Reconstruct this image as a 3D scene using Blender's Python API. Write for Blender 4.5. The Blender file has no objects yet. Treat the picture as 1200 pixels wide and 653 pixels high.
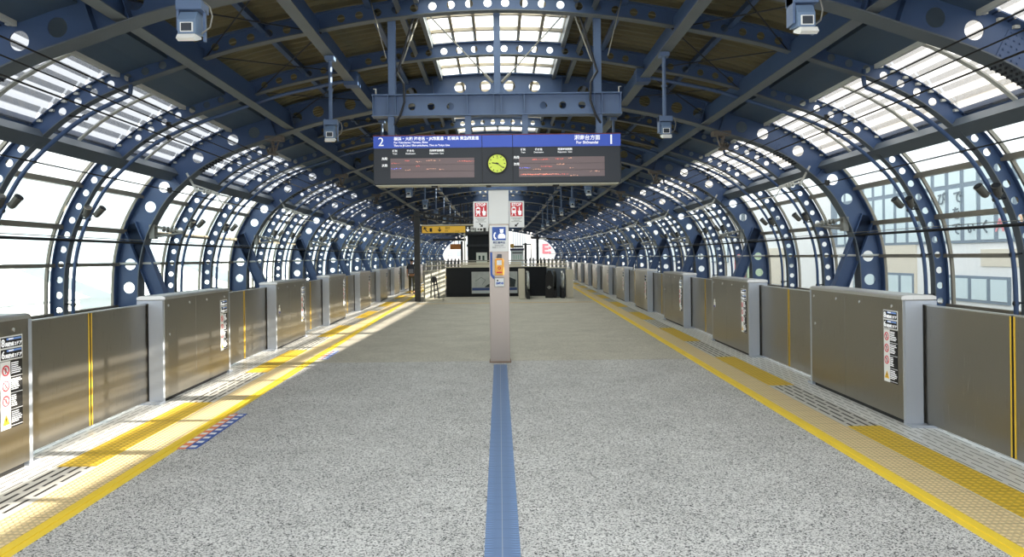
import bpy, math, random
from mathutils import Vector, Matrix
random.seed(4)
SC = bpy.context.scene
C = SC.collection
PI = math.pi

# ------------------------------------------------------------------ camera, sky, sun, exposure
F_PX = 820.0
EYE = 1.75
cam = bpy.data.cameras.new('camera'); camo = bpy.data.objects.new('camera', cam); C.objects.link(camo)
cam.sensor_width = 36.0; cam.sensor_fit = 'HORIZONTAL'
cam.lens = 36.0 * F_PX / 1200.0
cam.shift_x = 15.0 / 1200.0
cam.shift_y = -25.0 / 1200.0
cam.clip_start = 0.05; cam.clip_end = 600
camo.location = (0, 0, EYE)
camo.matrix_world = Matrix.Translation((0, 0, EYE)) @ Matrix.Rotation(PI/2, 4, 'X') @ Matrix.Rotation(-0.0113, 4, 'Z')
SC.camera = camo

w = bpy.data.worlds.new('sky'); SC.world = w; w.use_nodes = True
bgn = w.node_tree.nodes['Background']
bgn.inputs[0].default_value = (0.95, 0.98, 1.0, 1); bgn.inputs[1].default_value = 1.6

sun = bpy.data.lights.new('sun', 'SUN'); suno = bpy.data.objects.new('sun', sun); C.objects.link(suno)
sun.energy = 34.0; sun.angle = 0.005; sun.color = (1.0, 0.88, 0.70)
SUN_TAN = 0.385
suno.rotation_euler = Vector((1.0, 0.0, SUN_TAN)).to_track_quat('Z', 'Y').to_euler()

SC.view_settings.view_transform = 'Standard'
SC.view_settings.look = 'None'
SC.view_settings.gamma = 1.0
SC.view_settings.use_curve_mapping = False
SC.view_settings.exposure = 0.62
SC.cycles.max_bounces = 10
SC.cycles.diffuse_bounces = 5
SC.cycles.transparent_max_bounces = 24
SC.cycles.sample_clamp_indirect = 8
SC.cycles.use_denoising = True

# ------------------------------------------------------------------ materials
def lin(c):
    return tuple(((v/255.0)/12.92 if v/255.0 <= 0.04045 else (((v/255.0)+0.055)/1.055)**2.4) for v in c)
MATS = {}
def mat(name, rgb, rough=0.5, metal=0.0, emit=None, noise=0.0, nscale=6.0, bump=0.0, bscale=60.0):
    if name in MATS: return MATS[name]
    m = bpy.data.materials.new(name); m.use_nodes = True; nt = m.node_tree
    b = nt.nodes['Principled BSDF']; c = lin(rgb)
    b.inputs['Base Color'].default_value = (*c, 1)
    b.inputs['Roughness'].default_value = rough; b.inputs['Metallic'].default_value = metal
    if noise or bump:
        tc = nt.nodes.new('ShaderNodeTexCoord')
    if noise:
        n = nt.nodes.new('ShaderNodeTexNoise'); n.inputs['Scale'].default_value = nscale; n.inputs['Detail'].default_value = 5
        nt.links.new(tc.outputs['Object'], n.inputs['Vector'])
        r = nt.nodes.new('ShaderNodeMapRange'); r.inputs[1].default_value = 0.25; r.inputs[2].default_value = 0.75
        r.inputs[3].default_value = 1-noise; r.inputs[4].default_value = 1+noise
        nt.links.new(n.outputs['Fac'], r.inputs[0])
        v = nt.nodes.new('ShaderNodeVectorMath'); v.operation = 'SCALE'; v.inputs[0].default_value = c
        nt.links.new(r.outputs[0], v.inputs['Scale']); nt.links.new(v.outputs[0], b.inputs['Base Color'])
    if bump:
        n2 = nt.nodes.new('ShaderNodeTexNoise'); n2.inputs['Scale'].default_value = bscale
        nt.links.new(tc.outputs['Object'], n2.inputs['Vector'])
        bp = nt.nodes.new('ShaderNodeBump'); bp.inputs['Strength'].default_value = bump; bp.inputs['Distance'].default_value = 0.01
        nt.links.new(n2.outputs['Fac'], bp.inputs['Height']); nt.links.new(bp.outputs[0], b.inputs['Normal'])
    if emit:
        b.inputs['Emission Color'].default_value = (*c, 1); b.inputs['Emission Strength'].default_value = emit
    MATS[name] = m
    return m

BLUE = mat('blue_steel_paint', (66, 89, 128), 0.42, noise=0.08, nscale=1.5)
BLUEF = mat('grey_blue_lit_paint', (98, 106, 114), 0.45, noise=0.08, nscale=2.0)  # same blue paint on flange undersides, light from below put into the colour
BLUEB = mat('light_blue_beam_paint', (92, 114, 150), 0.42, noise=0.05, nscale=2.0)
PURL = mat('grey_purlin_paint', (110, 117, 122), 0.5, noise=0.08, nscale=1.5)
DECK = mat('olive_roof_deck', (104, 98, 72), 0.6, noise=0.1, nscale=2.0)
PANEL = mat('slate_roof_panel', (72, 90, 112), 0.4, noise=0.06, nscale=1.0)
GALV = mat('galvanised_grey', (140, 140, 134), 0.45, metal=0.2, noise=0.06)
MULL = mat('taupe_aluminium', (138, 132, 120), 0.45, metal=0.2, noise=0.05)
WHITEM = mat('white_frame_metal', (205, 206, 200), 0.45)
BLACK = mat('black_rubber', (16, 17, 20), 0.6)
DARK = mat('dark_charcoal', (34, 38, 46), 0.5)
DARKF = mat('display_frame_charcoal', (38, 45, 56), 0.45)
ALU = mat('brushed_aluminium_end', (176, 184, 196), 0.35, metal=0.35)
CONC = mat('grey_concrete', (150, 148, 142), 0.8, noise=0.12, nscale=2.0, bump=0.3, bscale=30)
YEL = mat('yellow_strip', (246, 214, 62), 0.55, noise=0.05, nscale=3)
YELE = mat('yellow_door_edge', (225, 185, 50), 0.5)
WHITE = mat('white_paint', (238, 240, 240), 0.5)
NAVY = mat('navy_panel', (6, 15, 25), 0.7, noise=0.1)
SIGNB = mat('blue_sign_band', (52, 84, 190), 0.3, emit=0.12)
LEDP = mat('led_matrix_panel', (124, 108, 112), 0.4, emit=0.0)
LEDR = mat('led_red_dots', (240, 120, 110), 0.4, emit=0.4)
LEDO = mat('led_orange_dots', (240, 180, 150), 0.4, emit=0.4)
LEDB = mat('led_blue_dots', (120, 130, 255), 0.4, emit=0.5)
TXTW = mat('white_lettering', (245, 247, 250), 0.5, emit=0.25)
TXTK = mat('black_lettering', (25, 25, 28), 0.5)
RED = mat('red_sign', (214, 44, 58), 0.45)
PINKR = mat('pink_red_ring', (220, 60, 80), 0.45)
BLUEP = mat('blue_pictogram', (52, 92, 178), 0.45)
CLOCKF = mat('lime_clock_face', (208, 226, 84), 0.4, emit=0.15)
ORANGE = mat('orange_call_box', (244, 178, 72), 0.45)
YSIGN = mat('amber_exit_sign', (222, 176, 60), 0.45, emit=0.15)
SKIN = mat('skin', (196, 150, 122), 0.6)
HAIR = mat('black_hair', (22, 20, 20), 0.7)
CREAM = mat('cream_stone_kerb', (214, 208, 190), 0.7)
BRASS = mat('steel_screw', (200, 202, 205), 0.3, metal=0.8)

def stainless(name, rgb, rough, spread=22.0):
    m = bpy.data.materials.new(name); m.use_nodes = True; nt = m.node_tree; b = nt.nodes['Principled BSDF']
    b.inputs['Base Color'].default_value = (*lin(rgb), 1); b.inputs['Metallic'].default_value = 0.92; b.inputs['Roughness'].default_value = rough
    tc = nt.nodes.new('ShaderNodeTexCoord'); mp = nt.nodes.new('ShaderNodeMapping'); mp.inputs['Scale'].default_value = (260, 260, 3)
    n = nt.nodes.new('ShaderNodeTexNoise'); n.inputs['Scale'].default_value = 1.0; n.inputs['Detail'].default_value = 3
    nt.links.new(tc.outputs['Object'], mp.inputs[0]); nt.links.new(mp.outputs[0], n.inputs['Vector'])
    r = nt.nodes.new('ShaderNodeMapRange'); r.inputs[3].default_value = rough-0.05; r.inputs[4].default_value = rough+0.09
    nt.links.new(n.outputs['Fac'], r.inputs[0]); nt.links.new(r.outputs[0], b.inputs['Roughness'])
    bp = nt.nodes.new('ShaderNodeBump'); bp.inputs['Strength'].default_value = 0.06; bp.inputs['Distance'].default_value = 0.003
    nt.links.new(n.outputs['Fac'], bp.inputs['Height']); nt.links.new(bp.outputs[0], b.inputs['Normal'])
    MATS[name] = m; return m
STEEL = stainless('brushed_stainless_steel', (150, 146, 137), 0.28)
STEELC = stainless('pillar_stainless_steel', (160, 151, 144), 0.34)
STEELT = stainless('bright_top_steel', (205, 206, 204), 0.28)

def floor_mat(name, base, dark, light, warm):
    m = bpy.data.materials.new(name); m.use_nodes = True; nt = m.node_tree; b = nt.nodes['Principled BSDF']
    b.inputs['Roughness'].default_value = 0.75
    tc = nt.nodes.new('ShaderNodeTexCoord')
    def noise(sc, det, rough=0.5):
        n = nt.nodes.new('ShaderNodeTexNoise'); n.inputs['Scale'].default_value = sc; n.inputs['Detail'].default_value = det
        n.inputs['Roughness'].default_value = rough
        nt.links.new(tc.outputs['Object'], n.inputs['Vector']); return n
    n1 = nt.nodes.new('ShaderNodeTexVoronoi'); n1.inputs['Scale'].default_value = 118
    nt.links.new(tc.outputs['Object'], n1.inputs['Vector'])
    sp_ = nt.nodes.new('ShaderNodeSeparateColor'); nt.links.new(n1.outputs['Color'], sp_.inputs[0])
    r1 = nt.nodes.new('ShaderNodeValToRGB'); e = r1.color_ramp.elements
    e[0].position = 0.10; e[0].color = (*lin(dark), 1); e[1].position = 0.75; e[1].color = (*lin(light), 1)
    e2 = r1.color_ramp.elements.new(0.30); e2.color = (*lin(base), 1)
    nt.links.new(sp_.outputs[0], r1.inputs[0])
    n2 = noise(1.3, 6, 0.65)
    r2 = nt.nodes.new('ShaderNodeMapRange'); r2.inputs[1].default_value = 0.3; r2.inputs[2].default_value = 0.7
    r2.inputs[3].default_value = 0.86; r2.inputs[4].default_value = 1.1
    nt.links.new(n2.outputs['Fac'], r2.inputs[0])
    v = nt.nodes.new('ShaderNodeVectorMath'); v.operation = 'SCALE'
    nt.links.new(r1.outputs[0], v.inputs[0]); nt.links.new(r2.outputs[0], v.inputs['Scale'])
    w_ = nt.nodes.new('ShaderNodeVectorMath'); w_.operation = 'MULTIPLY'; w_.inputs[1].default_value = warm
    nt.links.new(v.outputs[0], w_.inputs[0]); nt.links.new(w_.outputs[0], b.inputs['Base Color'])
    bp = nt.nodes.new('ShaderNodeBump'); bp.inputs['Strength'].default_value = 0.15; bp.inputs['Distance'].default_value = 0.002
    nt.links.new(n1.outputs['Distance'], bp.inputs['Height']); nt.links.new(bp.outputs[0], b.inputs['Normal'])
    return m
ASPH = floor_mat('speckled_asphalt', (172, 173, 174), (58, 60, 63), (216, 216, 215), (1, 1, 1))
ASPH2 = floor_mat('worn_far_asphalt', (176, 174, 166), (128, 126, 120), (200, 198, 190), (1, 0.985, 0.94))

def dots_mat(name, rgb, pu, pv, seam=0.30):
    """tactile paving: domed studs on a grid, tile seams; uv in metres"""
    m = bpy.data.materials.new(name); m.use_nodes = True; nt = m.node_tree; b = nt.nodes['Principled BSDF']
    b.inputs['Roughness'].default_value = 0.55
    uv = nt.nodes.new('ShaderNodeUVMap'); sx = nt.nodes.new('ShaderNodeSeparateXYZ'); nt.links.new(uv.outputs[0], sx.inputs[0])
    def M(op, a, bb=None, c=None):
        n = nt.nodes.new('ShaderNodeMath'); n.operation = op
        for i, q in enumerate((a, bb, c)):
            if q is None: continue
            if isinstance(q, (int, float)): n.inputs[i].default_value = q
            else: nt.links.new(q, n.inputs[i])
        return n.outputs[0]
    fu = M('SUBTRACT', M('FRACT', M('MULTIPLY', sx.outputs[0], 1/pu)), 0.5)
    fv = M('SUBTRACT', M('FRACT', M('MULTIPLY', sx.outputs[1], 1/pv)), 0.5)
    d = M('SQRT', M('ADD', M('MULTIPLY', fu, fu), M('MULTIPLY', fv, fv)))
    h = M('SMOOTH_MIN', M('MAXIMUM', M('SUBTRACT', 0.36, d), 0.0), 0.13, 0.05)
    sv = M('ABSOLUTE', M('SUBTRACT', M('FRACT', M('MULTIPLY', sx.outputs[1], 1/seam)), 0.5))
    line = M('GREATER_THAN', sv, 0.488)
    bp = nt.nodes.new('ShaderNodeBump'); bp.inputs['Strength'].default_value = 1.0; bp.inputs['Distance'].default_value = 0.05
    nt.links.new(h, bp.inputs['Height']); nt.links.new(bp.outputs[0], b.inputs['Normal'])
    stud_shade = nt.nodes.new('ShaderNodeMapRange'); stud_shade.inputs[1].default_value = 0.0; stud_shade.inputs[2].default_value = 0.10  # relief shading of the studs put into the colour: base darker, tops lighter
    stud_shade.inputs[3].default_value = 0.80; stud_shade.inputs[4].default_value = 1.12
    nt.links.new(h, stud_shade.inputs[0])
    sc = nt.nodes.new('ShaderNodeVectorMath'); sc.operation = 'SCALE'; sc.inputs[0].default_value = lin(rgb); nt.links.new(stud_shade.outputs[0], sc.inputs['Scale'])
    mx = nt.nodes.new('ShaderNodeMix'); mx.data_type = 'RGBA'
    nt.links.new(sc.outputs[0], mx.inputs[6]); mx.inputs[7].default_value = (*[q*0.45 for q in lin(rgb)], 1)
    nt.links.new(line, mx.inputs[0]); nt.links.new(mx.outputs[2], b.inputs['Base Color'])
    return m
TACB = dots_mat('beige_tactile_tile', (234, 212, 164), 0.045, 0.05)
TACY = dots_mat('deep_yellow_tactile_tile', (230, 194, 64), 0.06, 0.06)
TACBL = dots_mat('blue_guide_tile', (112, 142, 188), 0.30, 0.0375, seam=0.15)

def slot_mat(name, rgb, width, pitch, length, fill, dark=(22, 22, 26), metal=0.0, rough=0.5):
    """pale slab or plate crossed by staggered rows of black anti-slip slots; uv in metres"""
    m = bpy.data.materials.new(name); m.use_nodes = True; nt = m.node_tree; b = nt.nodes['Principled BSDF']
    b.inputs['Roughness'].default_value = rough; b.inputs['Metallic'].default_value = metal
    uv = nt.nodes.new('ShaderNodeUVMap'); sx = nt.nodes.new('ShaderNodeSeparateXYZ'); nt.links.new(uv.outputs[0], sx.inputs[0])
    def M(op, a, bb=None):
        n = nt.nodes.new('ShaderNodeMath'); n.operation = op
        for i, q in enumerate((a, bb)):
            if q is None: continue
            if isinstance(q, (int, float)): n.inputs[i].default_value = q
            else: nt.links.new(q, n.inputs[i])
        return n.outputs[0]
    u = M('MULTIPLY', sx.outputs[0], 1/pitch)
    row = M('FLOOR', u); fu = M('ABSOLUTE', M('SUBTRACT', M('FRACT', u), 0.5))
    inu = M('LESS_THAN', fu, width/pitch/2)
    v = M('ADD', M('MULTIPLY', sx.outputs[1], 1/length), M('MULTIPLY', row, 0.31))
    inv = M('LESS_THAN', M('ABSOLUTE', M('SUBTRACT', M('FRACT', v), 0.5)), fill/2)
    k = M('MULTIPLY', inu, inv)
    mx = nt.nodes.new('ShaderNodeMix'); mx.data_type = 'RGBA'
    mx.inputs[6].default_value = (*lin(rgb), 1); mx.inputs[7].default_value = (*lin(dark), 1)
    nt.links.new(k, mx.inputs[0]); nt.links.new(mx.outputs[2], b.inputs['Base Color'])
    return m
SLOT = slot_mat('slotted_pale_slab', (206, 205, 200), 0.026, 0.080, 0.34, 0.84)
SLOTS = slot_mat('slotted_bright_sill', (242, 243, 242), 0.010, 0.068, 0.32, 0.80, dark=(50, 50, 54), metal=0.2, rough=0.3)

def glass_mat(name, tint, milky, gloss=0.06, tl_c=None):
    m = bpy.data.materials.new(name); m.use_nodes = True; nt = m.node_tree; nt.nodes.clear()
    o = nt.nodes.new('ShaderNodeOutputMaterial')
    t = nt.nodes.new('ShaderNodeBsdfTransparent'); t.inputs[0].default_value = (*tint, 1)
    tl = nt.nodes.new('ShaderNodeBsdfTranslucent'); tl.inputs[0].default_value = (tint[0]*0.92, tint[1]*0.95, tint[2]*0.95, 1)
    if tl_c: tl.inputs[0].default_value = (*tl_c, 1)
    g = nt.nodes.new('ShaderNodeBsdfGlossy'); g.inputs['Roughness'].default_value = 0.05
    a = nt.nodes.new('ShaderNodeMixShader'); a.inputs[0].default_value = milky
    nt.links.new(t.outputs[0], a.inputs[1]); nt.links.new(tl.outputs[0], a.inputs[2])
    b = nt.nodes.new('ShaderNodeMixShader'); b.inputs[0].default_value = gloss
    nt.links.new(a.outputs[0], b.inputs[1]); nt.links.new(g.outputs[0], b.inputs[2])
    nt.links.new(b.outputs[0], o.inputs[0]); MATS[name] = m; return m
GLASSM = glass_mat('milky_glass', (0.66, 0.76, 0.77), 0.40, 0.03)
GLASSC = glass_mat('clear_glass', (0.80, 0.86, 0.87), 0.10, 0.04)
FROST = glass_mat('frosted_top_glass', (0.95, 1.0, 1.0), 0.97, 0.02)
LOUV = glass_mat('shaded_louvre_face', (0.22, 0.23, 0.25), 0.12, 0.05, (0.5, 0.5, 0.5))  # shade of the white folds put into the tints, one tone per facet
LOUV2 = glass_mat('part_shaded_louvre_face', (0.40, 0.41, 0.43), 0.12, 0.05, (0.6, 0.6, 0.6))
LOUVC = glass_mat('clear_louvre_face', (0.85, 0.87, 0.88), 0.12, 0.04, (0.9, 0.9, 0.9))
SKYL = glass_mat('skylight_glass', (0.9, 0.95, 0.95), 0.5, 0.04)

# ------------------------------------------------------------------ mesh helpers
class MB:
    def __init__(s): s.v = []; s.f = []; s.m = []; s.uv = {}
    def add(s, vs, fs, mi=0):
        n = len(s.v); s.v += [tuple(p) for p in vs]
        for f in fs: s.f.append([i+n for i in f]); s.m.append(mi)
        return s
    def box(s, x0, x1, y0, y1, z0, z1, mi=0, M=None):
        vs = [(x, y, z) for z in (z0, z1) for y in (y0, y1) for x in (x0, x1)]
        if M: vs = [tuple(M @ Vector(p)) for p in vs]
        return s.add(vs, [(0,2,3,1),(4,5,7,6),(0,1,5,4),(2,6,7,3),(0,4,6,2),(1,3,7,5)], mi)
    def tube(s, path, r, n=8, mi=0, cap=True):
        P = [Vector(p) for p in path]; k = len(P)
        rs = r if isinstance(r, (list, tuple)) else [r]*k
        vs = []; up = None
        for i in range(k):
            t = (P[min(i+1, k-1)]-P[max(i-1, 0)]).normalized()
            if up is None:
                up = Vector((0, 0, 1)) if abs(t.z) < 0.9 else Vector((0, 1, 0))
            a = t.cross(up).normalized(); up = a.cross(t).normalized()
            for j in range(n):
                q = 2*PI*j/n; vs.append(P[i]+(a*math.cos(q)+up*math.sin(q))*rs[i])
        fs = []
        for i in range(k-1):
            for j in range(n):
                fs.append((i*n+j, i*n+(j+1) % n, (i+1)*n+(j+1) % n, (i+1)*n+j))
        if cap: fs.append(tuple(range(n))[::-1]); fs.append(tuple((k-1)*n+j for j in range(n)))
        return s.add(vs, fs, mi)
    def prism(s, poly, a0, a1, axis='y', mi=0):
        """poly in the two remaining axes, extruded a0..a1 along axis"""
        n = len(poly)
        def P(q, a):
            if axis == 'y': return (q[0], a, q[1])
            if axis == 'x': return (a, q[0], q[1])
            return (q[0], q[1], a)
        vs = [P(q, a0) for q in poly]+[P(q, a1) for q in poly]
        fs = [tuple(range(n)), tuple(range(2*n-1, n-1, -1))]+[(i, (i+1) % n+0, (i+1) % n+n, i+n) for i in range(n)]
        return s.add(vs, fs, mi)
    def disc(s, cx, cz, r, y0, y1, n=24, mi=0):
        return s.prism([(cx+r*math.cos(2*PI*i/n), cz+r*math.sin(2*PI*i/n)) for i in range(n)], y0, y1, 'y', mi)
    def ring(s, cx, cz, r0, r1, y0, y1, n=20, mi=0):
        vs = []
        for y in (y0, y1):
            for r in (r0, r1):
                vs += [(cx+r*math.cos(2*PI*i/n), y, cz+r*math.sin(2*PI*i/n)) for i in range(n)]
        fs = []
        for i in range(n):
            j = (i+1) % n
            fs += [(i, j, n+j, n+i), (2*n+i, 3*n+i, 3*n+j, 2*n+j), (n+i, n+j, 3*n+j, 3*n+i), (i, 2*n+i, 2*n+j, j)]
        return s.add(vs, fs, mi)
    def mesh(s, name, mats, smooth=False):
        me = bpy.data.meshes.new(name); me.from_pydata(s.v, [], s.f)
        for m in (mats if isinstance(mats, (list, tuple)) else [mats]): me.materials.append(m)
        me.polygons.foreach_set('material_index', s.m)
        if smooth: me.polygons.foreach_set('use_smooth', [True]*len(s.f))
        me.update()
        import bmesh
        bm = bmesh.new(); bm.from_mesh(me); bmesh.ops.recalc_face_normals(bm, faces=bm.faces); bm.to_mesh(me); bm.free()
        return me
    def build(s, name, mats, parent=None, smooth=False, loc=(0, 0, 0), rot=(0, 0, 0)):
        return put(name, s.mesh(name, mats, smooth), parent, loc, rot)
def put(name, me, parent=None, loc=(0, 0, 0), rot=(0, 0, 0), scale=(1, 1, 1)):
    o = bpy.data.objects.new(name, me); C.objects.link(o)
    o.location = loc; o.rotation_euler = rot; o.scale = scale
    if parent: o.parent = parent
    return o
def bevel(o, w_=0.006, seg=2):
    b = o.modifiers.new('bevel', 'BEVEL'); b.width = w_; b.segments = seg; b.limit_method = 'ANGLE'; return o
def thing(name, label, cat, loc=(0, 0, 0), rotz=0, group=None, sx=1):
    o = bpy.data.objects.new(name, None); C.objects.link(o); o.location = loc; o.rotation_euler = (0, 0, rotz); o.scale = (sx, 1, 1)
    o.empty_display_size = 0.2
    return tag(o, label, cat, group)
def tag(o, label, cat, group=None, kind=None):
    o['label'] = label; o['category'] = cat
    if group: o['group'] = group
    if kind: o['kind'] = kind
    return o
def struct(o):
    o['kind'] = 'structure'; return o
def copy_tree(o, parent=None):
    c = o.copy(); C.objects.link(c); c.parent = parent
    for ch in list(o.children): copy_tree(ch, c)
    return c
ORD = ['first', 'second', 'third', 'fourth', 'fifth', 'sixth', 'seventh', 'eighth', 'ninth', 'tenth', 'eleventh', 'twelfth', 'thirteenth',
       'fourteenth', 'fifteenth', 'sixteenth', 'seventeenth', 'eighteenth', 'nineteenth', 'twentieth', 'twenty-first', 'twenty-second',
       'twenty-third', 'twenty-fourth', 'twenty-fifth', 'twenty-sixth', 'twenty-seventh', 'twenty-eighth', 'twenty-ninth', 'thirtieth',
       'thirty-first', 'thirty-second', 'thirty-third', 'thirty-fourth', 'thirty-fifth', 'thirty-sixth', 'thirty-seventh', 'thirty-eighth',
       'thirty-ninth', 'fortieth', 'forty-first', 'forty-second', 'forty-third', 'forty-fourth', 'forty-fifth']
_tc = {}
def text_mesh(body, size, m, ext=0.002, align='CENTER', sx=1.0, bold=0.0):
    key = (body, size, m.name, align, sx, bold)
    if key in _tc: return _tc[key]
    cu = bpy.data.curves.new('lettering', 'FONT'); cu.body = body; cu.size = size; cu.extrude = ext; cu.align_x = align
    cu.align_y = 'CENTER'; cu.offset = bold; cu.resolution_u = 3
    o = bpy.data.objects.new('lettering', cu); C.objects.link(o); bpy.context.view_layer.update()
    me = bpy.data.meshes.new_from_object(o.evaluated_get(bpy.context.evaluated_depsgraph_get()))
    for v in me.vertices:
        x, y, z = v.co; v.co = (x*sx, -z, y)
    me.materials.clear(); me.materials.append(m)
    bpy.data.objects.remove(o); bpy.data.curves.remove(cu)
    _tc[key] = me; return me
def text(body, size, m, loc, parent, name='lettering', rotz=0, align='CENTER', sx=1.0, bold=0.0, ext=0.002):
    return put(name, text_mesh(body, size, m, ext, align, sx, bold), parent, loc, (0, 0, rotz))

# ------------------------------------------------------------------ the hall: how it swells and narrows along its length
Y0, Y1 = 1.4, 98.9
def S(y):   # cross section width factor of the roof
    return 1+0.003*(y-16.4)-8e-5*max(0, y-40)**2
def Wd(y):  # extra half width of the platform
    return 0.0335*y-6.1e-4*max(0, y-40)**2
def Wang(y): return math.atan((Wd(y+0.5)-Wd(y-0.5)))

PTS = [(8.66, -1.25), (8.675, -0.4), (8.685, 0.4), (8.68, 1.13), (8.645, 1.68), (8.49, 2.36), (8.16, 3.02), (7.83, 3.48), (7.03, 4.16), (6.21, 4.57),
       (5.71, 4.735), (4.71, 5.07), (4.2, 5.21), (2.9, 5.47), (2.01, 5.62), (0.87, 5.73), (0.0, 5.76)]
def catmull(P, n=12):
    Q = [P[0]]+P+[(-P[-2][0], P[-2][1])]; out = []
    for i in range(1, len(Q)-2):
        p0, p1, p2, p3 = [Vector(q) for q in Q[i-1:i+3]]
        for j in range(n):
            t = j/n
            out.append(0.5*((2*p1)+(p2-p0)*t+(2*p0-5*p1+4*p2-p3)*t*t+(3*p1-p0-3*p2+p3)*t**3))
    out.append(Vector(P[-1])); return out
def resample(L, step):
    out = [L[0]]; acc = 0
    for a, b in zip(L, L[1:]):
        d = (b-a).length
        while acc+d >= step:
            t = (step-acc)/d; a = a.lerp(b, t); out.append(a.copy()); d = (b-a).length; acc = 0
        acc += d
    return out
half = catmull(PTS); half = resample(half, 0.12)
for _ in range(6):
    half = [half[0]]+[(a+b*2+c)/4 for a, b, c in zip(half, half[1:], half[2:])]+[half[-1]]
half = [p for p in half if p.x > 0.06]
CTR = half+[Vector((0, half[-1].y+0.003))]+[Vector((-p.x, p.y)) for p in reversed(half)]   # right foot -> crown -> left foot
def normals(L):
    N = []
    for i in range(len(L)):
        t = (L[min(i+1, len(L)-1)]-L[max(i-1, 0)]).normalized(); N.append(Vector((t.y, -t.x)))   # outward
    return N
NRM = normals(CTR)
def off(d): return [p+n*d for p, n in zip(CTR, NRM)]
HALFN = len(half)+1
def at_x(x, d=0.0):
    """point on the arch centre line offset outward by d, nearest to given |x| (upper part)"""
    L = off(d); sg = 1 if x >= 0 else -1; x = abs(x)
    for a, b in zip(L[:HALFN], L[1:HALFN]):
        if a.x >= x >= b.x and a.y > 0.9:
            t = (a.x-x)/max(1e-9, a.x-b.x); q = a.lerp(b, t); return Vector((q.x*sg, q.y))
    return Vector((0, L[HALFN-1].y))
def at_z(z, d=0.0):
    L = off(d)
    for a, b in zip(L[:HALFN], L[1:HALFN]):
        if a.y <= z <= b.y:
            return a.lerp(b, (z-a.y)/max(1e-9, b.y-a.y))
    return L[0]

def plate(outline, holes, y0, y1, name, m):
    cu = bpy.data.curves.new(name, 'CURVE'); cu.dimensions = '2D'; cu.fill_mode = 'BOTH'; cu.extrude = abs(y1-y0)/2
    def poly(P):
        sp = cu.splines.new('POLY'); sp.points.add(len(P)-1); sp.use_cyclic_u = True
        for q, p in zip(sp.points, P): q.co = (p[0], p[1], 0, 1)
    poly(outline)
    for (x, z, r) in holes:
        n = 20 if r > 0.1 else 14
        poly([(x+r*math.cos(2*PI*i/n), z+r*math.sin(2*PI*i/n)) for i in range(n)])
    o = bpy.data.objects.new(name, cu); C.objects.link(o); bpy.context.view_layer.update()
    me = bpy.data.meshes.new_from_object(o.evaluated_get(bpy.context.evaluated_depsgraph_get()))
    c = (y0+y1)/2
    for v in me.vertices:
        x, y, z = v.co; v.co = (x, c-z, y)
    me.materials.clear(); me.materials.append(m)
    for p in me.polygons: p.use_smooth = False
    bpy.data.objects.remove(o); bpy.data.curves.remove(cu)
    return me
def strip_mesh(L1, L2, y0, y1, name, m):
    """sheet between polylines L1 and L2 (x,z), extruded y0..y1: a closed curved bar"""
    mb = MB(); n = len(L1)
    vs = [(p.x, y, p.y) for y in (y0, y1) for L in (L1, L2) for p in L]
    fs = []
    for i in range(n-1):
        fs += [(i, i+1, n+i+1, n+i), (2*n+i, 3*n+i, 3*n+i+1, 2*n+i+1), (i, 2*n+i, 2*n+i+1, i+1), (n+i, n+i+1, 3*n+i+1, 3*n+i)]
    fs += [(0, n, 3*n, 2*n), (n-1, 3*n-1, 4*n-1, 2*n-1)]
    mb.add(vs, fs); return mb.mesh(name, m)

# ------------------------------------------------------------------ ground, track beds, platform
def band(name, x0, x1, z, m, ya=-5.0, yb=98.9, thick=0.05, sgn=1, step=2.0, f=Wd, f0=1, f1=1, uv=True):
    """long slab between offsets x0..x1 (metres from the moving platform edge line)"""
    n = max(1, int(math.ceil((yb-ya)/step))); mb = MB(); vs = []; ys = [ya+(yb-ya)*i/n for i in range(n+1)]
    for y in ys:
        a, b = sgn*(x0+f0*f(y)), sgn*(x1+f1*f(y))
        vs += [(a, y, z), (b, y, z), (b, y, z-thick), (a, y, z-thick)]
    fs = []
    for i in range(n):
        o = 4*i
        for j in range(4): fs.append((o+j, o+(j+1) % 4, o+4+(j+1) % 4, o+4+j))
    fs += [(0, 1, 2, 3), (4*n, 4*n+3, 4*n+2, 4*n+1)]
    mb.add(vs, fs); me = mb.mesh(name, m)
    if uv:
        ul = me.uv_layers.new(name='UVMap')
        for lp in me.loops:
            co = me.vertices[lp.vertex_index].co
            ul.data[lp.index].uv = (abs(co.x)-f(co.y)*max(f0, f1), co.y)
    return put(name, me)

def floor_slab(name, ya, yb, m):
    mb = MB(); n = max(1, int((yb-ya)/2.5)); vs = []
    for i in range(n+1):
        y = ya+(yb-ya)*i/n; e = 2.785+Wd(y)
        vs += [(-e, y, 0), (e, y, 0), (e, y, -0.3), (-e, y, -0.3)]
    fs = []
    for i in range(n):
        o = 4*i
        for j in range(4): fs.append((o+j, o+(j+1) % 4, o+4+(j+1) % 4, o+4+j))
    fs += [(0, 1, 2, 3), (4*n, 4*n+3, 4*n+2, 4*n+1)]
    return struct(mb.add(vs, fs).build(name, m))
floor_slab('floor', -5.0, 11.80, ASPH)
floor_slab('floor', 11.815, 98.9, ASPH2)
struct(MB().box(-3.2, 3.2, 11.80, 11.815, -0.02, -0.004).build('trim_1', DARK))
gr = MB().box(-60, 90, -40, 160, -6.2, -6.0).build('floor', CONC); struct(gr); gr.name = 'floor'
tb = MB()
tb.box(-10.6, 10.6, -6.1, 98.9, -1.5, -1.25)
struct(tb.build('floor', mat('track_bed_concrete', (128, 126, 120), 0.85, noise=0.12)))
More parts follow.
